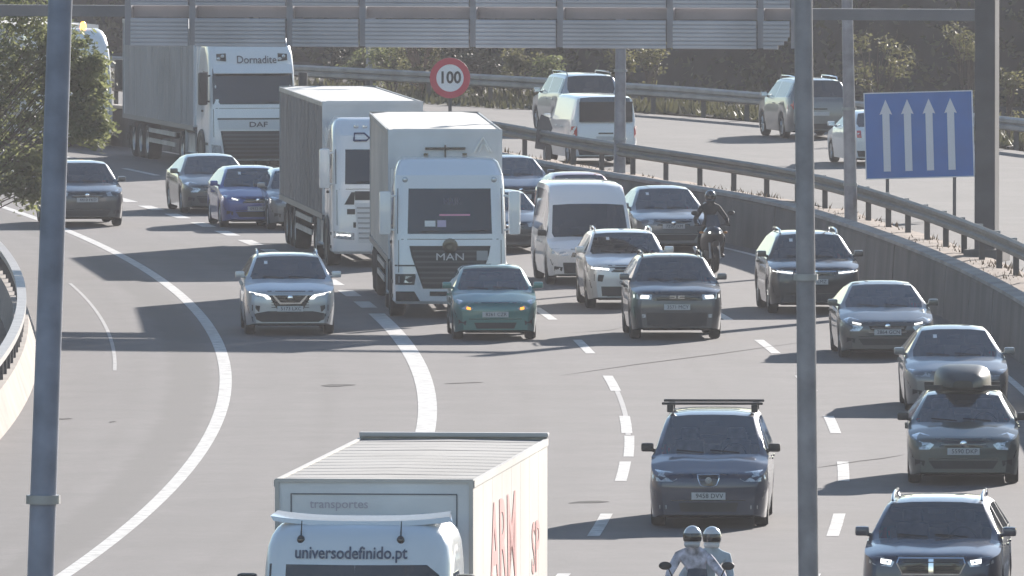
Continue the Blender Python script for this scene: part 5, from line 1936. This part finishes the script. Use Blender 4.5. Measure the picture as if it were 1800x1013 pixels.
def bike_root(name, label, px, py=None, d=None, dyaw=0.0):
    c = gp(px, py) if d is None else Vector((xd(px, d), d, 0))
    dv = -Vector((RS(c.y), 1, 0)).normalized()
    return empty(name, c - dv * 0.74, math.atan2(dv.y, dv.x) + dyaw, label, 'motorcycle')

DARKFAB = mat('black_jacket', (0.02, 0.02, 0.024), 0.8, noise=0.4, scale=8)
bk = bike_root('motorcycle', 'dark motorcycle filtering past the silver grey saloon near the median', 1254, 480, dyaw=0.05)
motorcycle(bk, PAINTS['black'], False)
rider('person', 'rider in black jacket and helmet on the dark motorcycle near the median', bk, 0.0, DARKFAB, DARKFAB, DARKFAB, hm=mat('black_helmet', (0.03, 0.03, 0.035), 0.2, coat=1.0))
bk = bike_root('motorcycle', 'motorcycle carrying two riders, cut off by the bottom edge', 1222, d=184.6)
motorcycle(bk, PAINTS['navy'], True)
WSH = mat('printed_white_shirt', (0.55, 0.53, 0.60), 0.85, noise=0.75, scale=9, detail=5)
BSH = mat('pale_blue_shirt', (0.36, 0.44, 0.50), 0.85, noise=0.2, scale=6)
JEANS = mat('dark_trousers', (0.05, 0.055, 0.09), 0.85, noise=0.3, scale=9)
HG = mat('grey_helmet', (0.42, 0.44, 0.47), 0.25, coat=1.0)
rider('person', 'rider in printed white shirt steering the two up motorcycle', bk, 0.02, WSH, JEANS, WSH, hm=HG, y=-0.03, shy=-0.05)
rider('person', 'passenger in pale blue shirt leaning out behind the white shirted rider', bk, -0.36, BSH, JEANS, BSH, grip=False, dz=-0.03, hm=mat('pale_helmet', (0.55, 0.57, 0.58), 0.25, coat=1.0), y=0.07, shy=0.08)
# ------------------------------------------------------------------ lamp posts
POLE = mat('lamp_post_grey', (0.22, 0.245, 0.32), 0.5, 0.3, noise=0.3, scale=3.5, detail=6)
POLEG = mat('lamp_post_plain_grey', (0.27, 0.265, 0.29), 0.5, 0.3, noise=0.3, scale=3.5, detail=6)
def lamp_post(label, px0, px1, d, r0, r1, zb, ztop=12.6, arm=1, pm_=POLEG):
    """px0 at frame bottom, px1 at frame top"""
    za, zc = zd(1013, d), zd(0, d)
    xa, xc = xd(px0, d), xd(px1, d)
    f = lambda z: xa + (xc - xa) * (z - za) / (zc - za)
    R = empty('lamp_post', (f(zb), d, zb), 0, label, 'lamp post', 'lamp posts along the median')
    L = lambda z: f(z) - f(zb)
    b = MB()
    b.tube([(L(zb - 0.2), 0, -0.2), (L((zb + ztop) / 2), 0, (ztop - zb) / 2), (L(ztop), 0, ztop - zb)], [r0, (r0 + r1) / 2, r1], 14)
    b.build('pole', pm_, R, 50)
    MB().box(-0.22, 0.22, -0.22, 0.22, -0.12, 0.03, 0.01).build('base_plate', STEEL, R)
    for zz_ in (0.9, 2.6, 6.0, 9.5):
        if zz_ < ztop - zb - 0.5:
            MB().lathe([(r0 + 0.012, -0.03), (r0 + 0.012, 0.03), (r1 - 0.02, 0.03), (r1 - 0.02, -0.03)], 'z', (L(zb + zz_), 0, zz_), 14).build('pole_band', STEEL, R, 40)
    MB().box(L(zb + 0.5) - 0.06, L(zb + 0.5) + 0.06, -r0 - 0.012, -r0 + 0.03, 0.3, 0.75, 0.005).build('inspection_door', pm_, R)
    x = L(ztop)
    zt = ztop - zb
    b = MB()
    b.tube([(x, 0, zt - 0.3), (x + arm * 0.5, 0, zt + 0.35), (x + arm * 1.6, 0, zt + 0.5)], [r1, 0.04, 0.035], 8)
    b.build('arm', pm_, R, 50)
    MB().box(x + arm * 1.4 - 0.1, x + arm * 1.4 + 0.6, -0.14, 0.14, zt + 0.44, zt + 0.58, 0.05).build('lamp_head', STEEL, R, 40)
    return R
lamp_post('thick blue grey lamp post crossing the left side of the picture', 70, 106, 97.0, 0.105, 0.075, 1.0, 14.5, -1, POLE)
lamp_post('thin tall lamp post in front of the black SUV, right of centre', 1422, 1412, 136.0, 0.105, 0.08, 1.0, 14.5)
lamp_post('lamp post on the median just left of the blue arrow sign', 1508, 1489, 319.0, 0.15, 0.105, 1.05, 11.0)
lamp_post('lamp post on the median directly in front of the white van seen from behind', 1082, 1092, 354.0, 0.155, 0.10, 1.05, 10.0)
lamp_post('lamp post beyond the far truck, near the vegetation under the gantry', 648, 652, 452.0, 0.16, 0.12, 0.45, 9.0)

# ------------------------------------------------------------------ signs
def disc_sign():
    d = 379.0
    x, z = xd(791, d), zd(137, d)
    R = empty('speed_limit_sign', (x, d, 1.0), 0, 'round red ringed speed limit sign reading 100', 'road sign')
    zz = z - 1.0
    MB().lathe([(0.54, -0.02), (0.54, 0.02), (0.001, 0.02), (0.001, -0.02)], 'y', (0, 0, zz), 40).build('plate', mat('sign_white', (0.85, 0.84, 0.84), 0.45), R)
    MB().lathe([(0.54, -0.03), (0.54, -0.022), (0.365, -0.022), (0.365, -0.03)], 'y', (0, 0, zz), 40).build('red_ring', mat('sign_red', (0.55, 0.02, 0.06), 0.4), R)
    me = text_mesh('100', 0.44, 0.004, xs=0.9, bold=0.012).copy()
    me.transform(Matrix.Translation((0, -0.026, zz - 0.0)) @ Matrix.Rotation(math.pi / 2, 4, 'X'))
    link('lettering', me, mat('sign_black', (0.02, 0.02, 0.024), 0.5), R)
    MB().tube([(0, 0.06, -0.4), (0, 0.06, zz + 0.4)], 0.05, 10).build('post', mat('sign_post', (0.09, 0.09, 0.095), 0.5, 0.4), R, 50)
disc_sign()

def arrow_sign():
    d = 338.0
    cx, cz_ = xd(1616, d), zd(237, d)
    R = empty('arrow_sign', (cx, d, 1.05), -0.12, 'blue rectangular sign with four white upward arrows on two posts', 'road sign')
    w, h = 1.30, 1.03
    zz = cz_ - 1.05
    tl = -0.03          # slight sag to the left
    BL = mat('sign_blue', (0.015, 0.13, 0.42), 0.4, noise=0.12, scale=1.5)
    WH = mat('sign_white_sheet', (0.62, 0.64, 0.68), 0.5)
    def T(b):
        b.v = [(x * math.cos(tl) + (z - zz) * math.sin(tl) , y, zz + (z - zz) * math.cos(tl) - x * math.sin(tl)) for x, y, z in b.v]
        return b
    T(MB().box(-w, w, -0.025, 0.025, zz - h, zz + h, 0.008)).build('plate', BL, R)
    b = MB()
    t_ = 0.025
    for x0, x1, z0, z1 in ((-w, w, h - t_, h), (-w, w, -h, -h + t_), (-w, -w + t_, -h + t_, h - t_), (w - t_, w, -h + t_, h - t_)):
        b.box(x0, x1, -0.034, -0.0255, zz + z0, zz + z1)
    T(b).build('border', WH, R)
    for k in range(4):
        x = -0.78 + 0.515 * k
        b = MB()
        b.prism([(x - 0.085, zz - 0.85), (x + 0.085, zz - 0.85), (x + 0.085, zz + 0.52), (x + 0.15, zz + 0.50), (x, zz + 0.86), (x - 0.15, zz + 0.50), (x - 0.085, zz + 0.52)], -0.036, -0.026, 'y')
        T(b).build('arrow', WH, R)
    for x in (-0.76, 0.84):
        MB().box(x - 0.04, x + 0.04, 0.03, 0.11, -0.6, zz + 0.8).build('post', mat('sign_post', (0.09, 0.09, 0.095), 0.5, 0.4), R)
arrow_sign()

# back of a small leaning sign by the median
d = 365.0
R = empty('roadside_sign', (xd(955, d), d, 0.95), 0, 'dark back of a small leaning diamond sign left of the white van', 'road sign')
zz = zd(232, d) - 0.95
b = MB()
b.prism([(-0.22, zz - 0.42), (0.02, zz - 0.46), (0.24, zz + 0.1), (0.14, zz + 0.38), (-0.06, zz + 0.46), (-0.16, zz + 0.1)], -0.02, 0.02, 'y')
b.build('plate', mat('sign_back_grey', (0.10, 0.095, 0.10), 0.55, 0.3), R)
MB().tube([(0.04, 0.05, -0.3), (0.02, 0.05, zz + 0.3)], 0.04, 8).build('post', STEEL, R, 50)

# ------------------------------------------------------------------ vegetation
def leaf_mat(name, c, t=0.35):
    m = bpy.data.materials.new(name)
    m.use_nodes = True
    nt = m.node_tree
    b = nt.nodes['Principled BSDF']
    oi = nt.nodes.new('ShaderNodeTexCoord')
    nz = nt.nodes.new('ShaderNodeTexNoise')
    nz.inputs['Scale'].default_value = 1.3
    nz.inputs['Detail'].default_value = 6
    nt.links.new(oi.outputs['Object'], nz.inputs['Vector'])
    cr = nt.nodes.new('ShaderNodeValToRGB')
    cr.color_ramp.elements[0].position = 0.32
    cr.color_ramp.elements[1].position = 0.7
    cr.color_ramp.elements[0].color = (*[q * 0.5 for q in c], 1)
    cr.color_ramp.elements[1].color = (c[0] * 1.5, c[1] * 1.35, c[2] * 1.3, 1)
    nt.links.new(nz.outputs[0], cr.inputs[0])
    nt.links.new(cr.outputs[0], b.inputs['Base Color'])
    b.inputs['Roughness'].default_value = 0.6
    tr = nt.nodes.new('ShaderNodeBsdfTranslucent')
    nt.links.new(cr.outputs[0], tr.inputs[0])
    mx = nt.nodes.new('ShaderNodeMixShader')
    mx.inputs[0].default_value = t
    nt.links.new(b.outputs[0], mx.inputs[1])
    nt.links.new(tr.outputs[0], mx.inputs[2])
    nt.links.new(mx.outputs[0], nt.nodes['Material Output'].inputs[0])
    return m
LEAF = leaf_mat('green_leaves', (0.16, 0.19, 0.085), 0.6)
LEAFU = leaf_mat('undergrowth_leaves', (0.07, 0.075, 0.035), 0.4)
LEAF2 = leaf_mat('olive_leaves', (0.125, 0.13, 0.06), 0.5)
LEAFD = leaf_mat('dark_leaves', (0.03, 0.036, 0.018), 0.2)
BARK = mat('bark', (0.09, 0.065, 0.05), 0.9, noise=0.4, scale=6, bump=0.5)
TWIG = mat('bare_twigs', (0.20, 0.12, 0.085), 0.85, noise=0.3, scale=5)

def crown(rng, blobs, per, size, parent, m):
    """many separate leaf faces, gathered in clumps through the blobs"""
    vs, fs = [], []
    for (cx, cy, cz_, r_) in blobs:
        ncl = max(4, int(per / 14))
        for _ in range(ncl):
            while True:
                q = Vector((rng.uniform(-1, 1), rng.uniform(-1, 1), rng.uniform(-1, 1)))
                if 0.25 < q.length < 1.0:
                    break
            q = q * (r_ * rng.uniform(0.75, 1.12))
            cl = Vector((cx, cy, cz_)) + Vector((q.x, q.y, q.z * 0.85))
            cs = size * rng.uniform(1.5, 3.2)
            for _ in range(14):
                p = cl + Vector((rng.gauss(0, 1), rng.gauss(0, 1), rng.gauss(0, 0.8))) * cs * 0.55
                a = Vector((rng.gauss(0, 1), rng.gauss(0, 1), rng.gauss(0, 0.6))).normalized()
                u = a.cross(Vector((rng.gauss(0, 1), rng.gauss(0, 1), rng.gauss(0, 1)))).normalized()
                s = size * rng.uniform(0.55, 1.25)
                k = len(vs)
                vs += [tuple(p - a * s), tuple(p + u * s * 0.42), tuple(p + a * s), tuple(p - u * s * 0.42)]
                fs.append((k, k + 1, k + 2, k + 3))
    me = bpy.data.meshes.new('crown')
    me.from_pydata(vs, [], fs)
    return link('crown', me, m, parent)

def plant(name, label, cat, loc, blobs, per, size, m, seed, trunk=True, twigs=0, group=None):
    rng = random.Random(seed)
    R = empty(name, loc, 0, label, cat, group)
    b = MB()
    for (cx, cy, cz_, r_) in blobs:
        mid = (cx * 0.35 + rng.uniform(-.1, .1), cy * 0.35, cz_ * 0.5)
        b.tube([(0, 0, -0.3), mid, (cx, cy, cz_)], [0.03 * (1 + cz_ * 0.12), 0.02 * (1 + cz_ * 0.1), 0.01], 6)
        for _ in range(3):
            e = (cx + rng.uniform(-r_, r_) * 0.8, cy + rng.uniform(-r_, r_) * 0.8, cz_ + rng.uniform(-0.4, 1.0) * r_)
            b.tube([mid, ((mid[0] + e[0]) / 2, (mid[1] + e[1]) / 2, (mid[2] + e[2]) / 2 + 0.1), e], [0.02, 0.014, 0.006], 5)
    for k in range(twigs):
        a = rng.uniform(-0.9, 0.9)
        h = rng.uniform(1.6, 2.5)
        e = (math.sin(a) * h * 0.55, rng.uniform(-0.4, 0.4), h)
        b.tube([(0, 0, 0.3), (e[0] * 0.4, e[1] * 0.4, h * 0.55), e], [0.05, 0.04, 0.02], 5)
        for _ in range(3):
            q = rng.uniform(0.5, 0.9)
            s_ = Vector(e) * q
            b.tube([tuple(s_), (s_.x + rng.uniform(-0.35, 0.35), s_.y, s_.z + rng.uniform(0.2, 0.5))], [0.02, 0.008], 4)
    b.build('trunk', TWIG if twigs else BARK, R, 60)
    crown(rng, blobs, per, size, R, m)
    return R

def behind_barrier(px, back):
    d = 385.0
    while d < 600 and xd(px, d) - XB(d) < back:
        d += 0.25
    return d

bushes = [(742, 105, 0.80, 1.3, 'green bush with bare brown twigs, behind the speed limit sign', LEAF2, 500, 10), (640, 108, 0.55, 1.4, 'low green bush left of the speed limit sign, by the far guardrail', LEAF, 330, 0),
          (690, 102, 0.6, 1.2, 'small dense bush between the far lamp post and speed limit sign', LEAF, 330, 0), (845, 122, 0.55, 1.6, 'dark green bush just right of the speed limit sign', LEAFD, 330, 0),
          (915, 118, 0.62, 1.2, 'light green bush above the far guardrail, left of the silver SUV', LEAF2, 380, 0), (955, 128, 0.42, 1.6, 'small pale bush touching the roof of the silver SUV', LEAF, 240, 0),
          (1142, 104, 0.40, 1.2, 'small sunlit bush right of the median lamp post, under the gantry', LEAF2, 200, 0), (1090, 108, 0.4, 1.2, 'scrubby bush hidden by the median lamp post, under the gantry', LEAF2, 190, 0),
          (1542, 105, 0.75, 1.0, 'loose olive bush just above the blue arrow sign', LEAF2, 230, 0), (1702, 75, 0.65, 1.0, 'dull bush left of the gantry column, near the top edge', LEAF2, 170, 0),
          (1772, 150, 0.30, 1.0, 'tiny bush at the right edge above the far guardrail', LEAF2, 110, 0), (800, 95, 0.5, 2.4, 'bush farther back, directly above the speed limit sign', LEAFD, 280, 0), (590, 112, 0.45, 1.6, 'dark shrub right of the tall white truck, by the far guardrail', LEAFD, 240, 0)]
for i, (px, pyc, r_, back, lab, m_, per, tw) in enumerate(bushes):
    d = behind_barrier(px, back)
    rng = random.Random(100 + i)
    zc = zd(pyc, d) - 0.55
    blobs = [(rng.uniform(-0.9, 0.9) * r_, rng.uniform(-0.3, 0.3), zc + r_ * rng.uniform(-0.75, 0.75), r_ * rng.uniform(0.4, 0.75)) for _ in range(6)]
    blobs += [(rng.uniform(-0.6, 0.6) * r_, 0, zc * 0.45, r_ * 0.5)]
    plant('bush', lab, 'bush', Vector((xd(px, d), d, 0.55)), blobs, per * 0.6, 0.075, m_, 300 + i, twigs=tw, group='bushes behind the far guardrail')

# dark undergrowth over the bank
uv_, uf_ = [], []
r8 = random.Random(88)
evs, en = EMB
rows = len(evs) // en
for i in range(26000):
    a = r8.randrange(16, rows - 50)
    j = r8.randrange(0, 6)
    p = Vector(evs[a * en + j]).lerp(Vector(evs[(a + 1) * en + j + 1]), r8.random())
    if math.sin(p.y * 0.31) + math.sin(p.y * 0.13 + 2) + 0.5 * math.sin(p.y * 1.1) + 1.2 - 0.35 * j < r8.uniform(-0.8, 1.2):
        continue
    p += Vector((r8.uniform(-0.6, 0.0), r8.uniform(-0.9, 0.1), r8.uniform(-0.1, 0.35)))
    a_ = Vector((r8.gauss(0, 1), r8.gauss(0, 1), r8.gauss(0, 0.8))).normalized()
    u_ = a_.cross(Vector((r8.gauss(0, 1), r8.gauss(0, 1), r8.gauss(0, 1)))).normalized()
    s_ = r8.uniform(0.07, 0.2)
    k = len(uv_)
    uv_ += [tuple(p - a_ * s_), tuple(p + u_ * s_ * 0.5), tuple(p + a_ * s_), tuple(p - u_ * s_ * 0.5)]
    uf_.append((k, k + 1, k + 2, k + 3))
me = bpy.data.meshes.new('undergrowth')
me.from_pydata(uv_, [], uf_)
tag(link('undergrowth', me, LEAFU), 'dark scrubby undergrowth covering the bank behind the far guardrail', 'undergrowth', kind='stuff')

# tree at the left edge
d = 322.0
tx = -13.4
rng = random.Random(42)
def tp(px, py, r_, dd=0.0):
    return (xd(px, d) - tx, dd, zd(py, d), r_)
plant('tree', 'leafy green tree at the left edge, behind the thick lamp post', 'tree', (tx, d, 0.0),
      [tp(20, 230, 0.95), tp(80, 180, 0.75, 0.3), tp(130, 215, 0.62, -0.3), tp(45, 130, 0.7, 0.4), tp(100, 130, 0.5), tp(0, 300, 0.8, -0.3), tp(60, 290, 0.55), tp(-40, 200, 0.9), tp(-20, 120, 0.8), tp(150, 150, 0.5, 0.4), tp(60, 335, 0.45), tp(110, 80, 0.6), tp(150, 185, 0.5, 0.2), tp(165, 228, 0.42, 0.1), tp(155, 115, 0.45), tp(60, 60, 0.8, 0.3), tp(40, 20, 0.7)], 800, 0.09, LEAF, 77)
# shrubs behind the parapet
for i, (o, dd, r_) in enumerate(((-12.1, 302, 0.6), (-12.3, 287, 0.7), (-12.2, 273, 0.6), (-12.5, 316, 0.7), (-12.4, 258, 0.65))):
    rng = random.Random(500 + i)
    blobs = [(rng.uniform(-0.6, 0.4), rng.uniform(-1.6, 1.6), r_ * rng.uniform(0.5, 1.2), r_ * rng.uniform(0.5, 0.8)) for _ in range(5)]
    lab = ['dark shrub behind the parapet, third of the row from the camera'][0] if i == 1 else ['dark shrub behind the parapet, second farthest of the row', '', 'dark shrub behind the parapet, second of the row from the camera', 'dark shrub behind the parapet, farthest of the row', 'dark shrub behind the parapet, nearest of the row'][i]
    plant('shrub', lab, 'shrub', (RA(dd) + o, dd, 0), blobs, 260, 0.07, LEAFD, 600 + i, group='shrubs behind the parapet')
# grass tufts in the far verge
gv = MB()
r6 = random.Random(66)
for i in range(2600):
    dd = r6.uniform(434, 475)
    x = XB(dd) - r6.uniform(0.4, 2.6)
    h = r6.uniform(0.08, 0.32)
    a = r6.uniform(0, 3.14)
    gv.add([(x - math.cos(a) * 0.05, dd - math.sin(a) * 0.05, ZF), (x + math.cos(a) * 0.05, dd + math.sin(a) * 0.05, ZF), (x + r6.uniform(-.1, .1), dd + r6.uniform(-.1, .1), ZF + h)], [(0, 1, 2)])
for i in range(9000):
    dd = r6.uniform(380, 482)
    o_ = abs(r6.gauss(0, 2.2)) + 0.25
    x = XB(dd) + o_
    h = r6.uniform(0.15, 0.6) * (0.6 + 0.4 * math.sin(dd * 0.8) * math.sin(dd * 0.23))
    a = r6.uniform(0, 3.14)
    w_ = r6.uniform(0.05, 0.13)
    gv.add([(x - math.cos(a) * w_, dd - math.sin(a) * w_, ZF), (x + math.cos(a) * w_, dd + math.sin(a) * w_, ZF), (x + r6.uniform(-.2, .2), dd + r6.uniform(-.2, .2), ZF + h)], [(0, 1, 2)])
tag(link('grass', gv.mesh('grass', recalc=False), LEAFU), 'rough dark grass growing around the far guardrail', 'grass', kind='stuff')

# ------------------------------------------------------------------ haze
HZ = bpy.data.materials.new('thin_haze')
HZ.use_nodes = True
hn = HZ.node_tree
hn.nodes.clear()
ho = hn.nodes.new('ShaderNodeOutputMaterial')
hv = hn.nodes.new('ShaderNodeVolumePrincipled')
hv.inputs['Color'].default_value = (0.96, 0.92, 0.93, 1)
hv.inputs['Density'].default_value = 0.00024
hv.inputs['Anisotropy'].default_value = 0.0
hn.links.new(hv.outputs[0], ho.inputs['Volume'])
hb_ = MB().box(-1520, 1520, -620, 2020, -1.2, 17.0).build('haze', HZ)
tag(hb_, 'thin pale haze over the motorway', 'haze', kind='stuff')
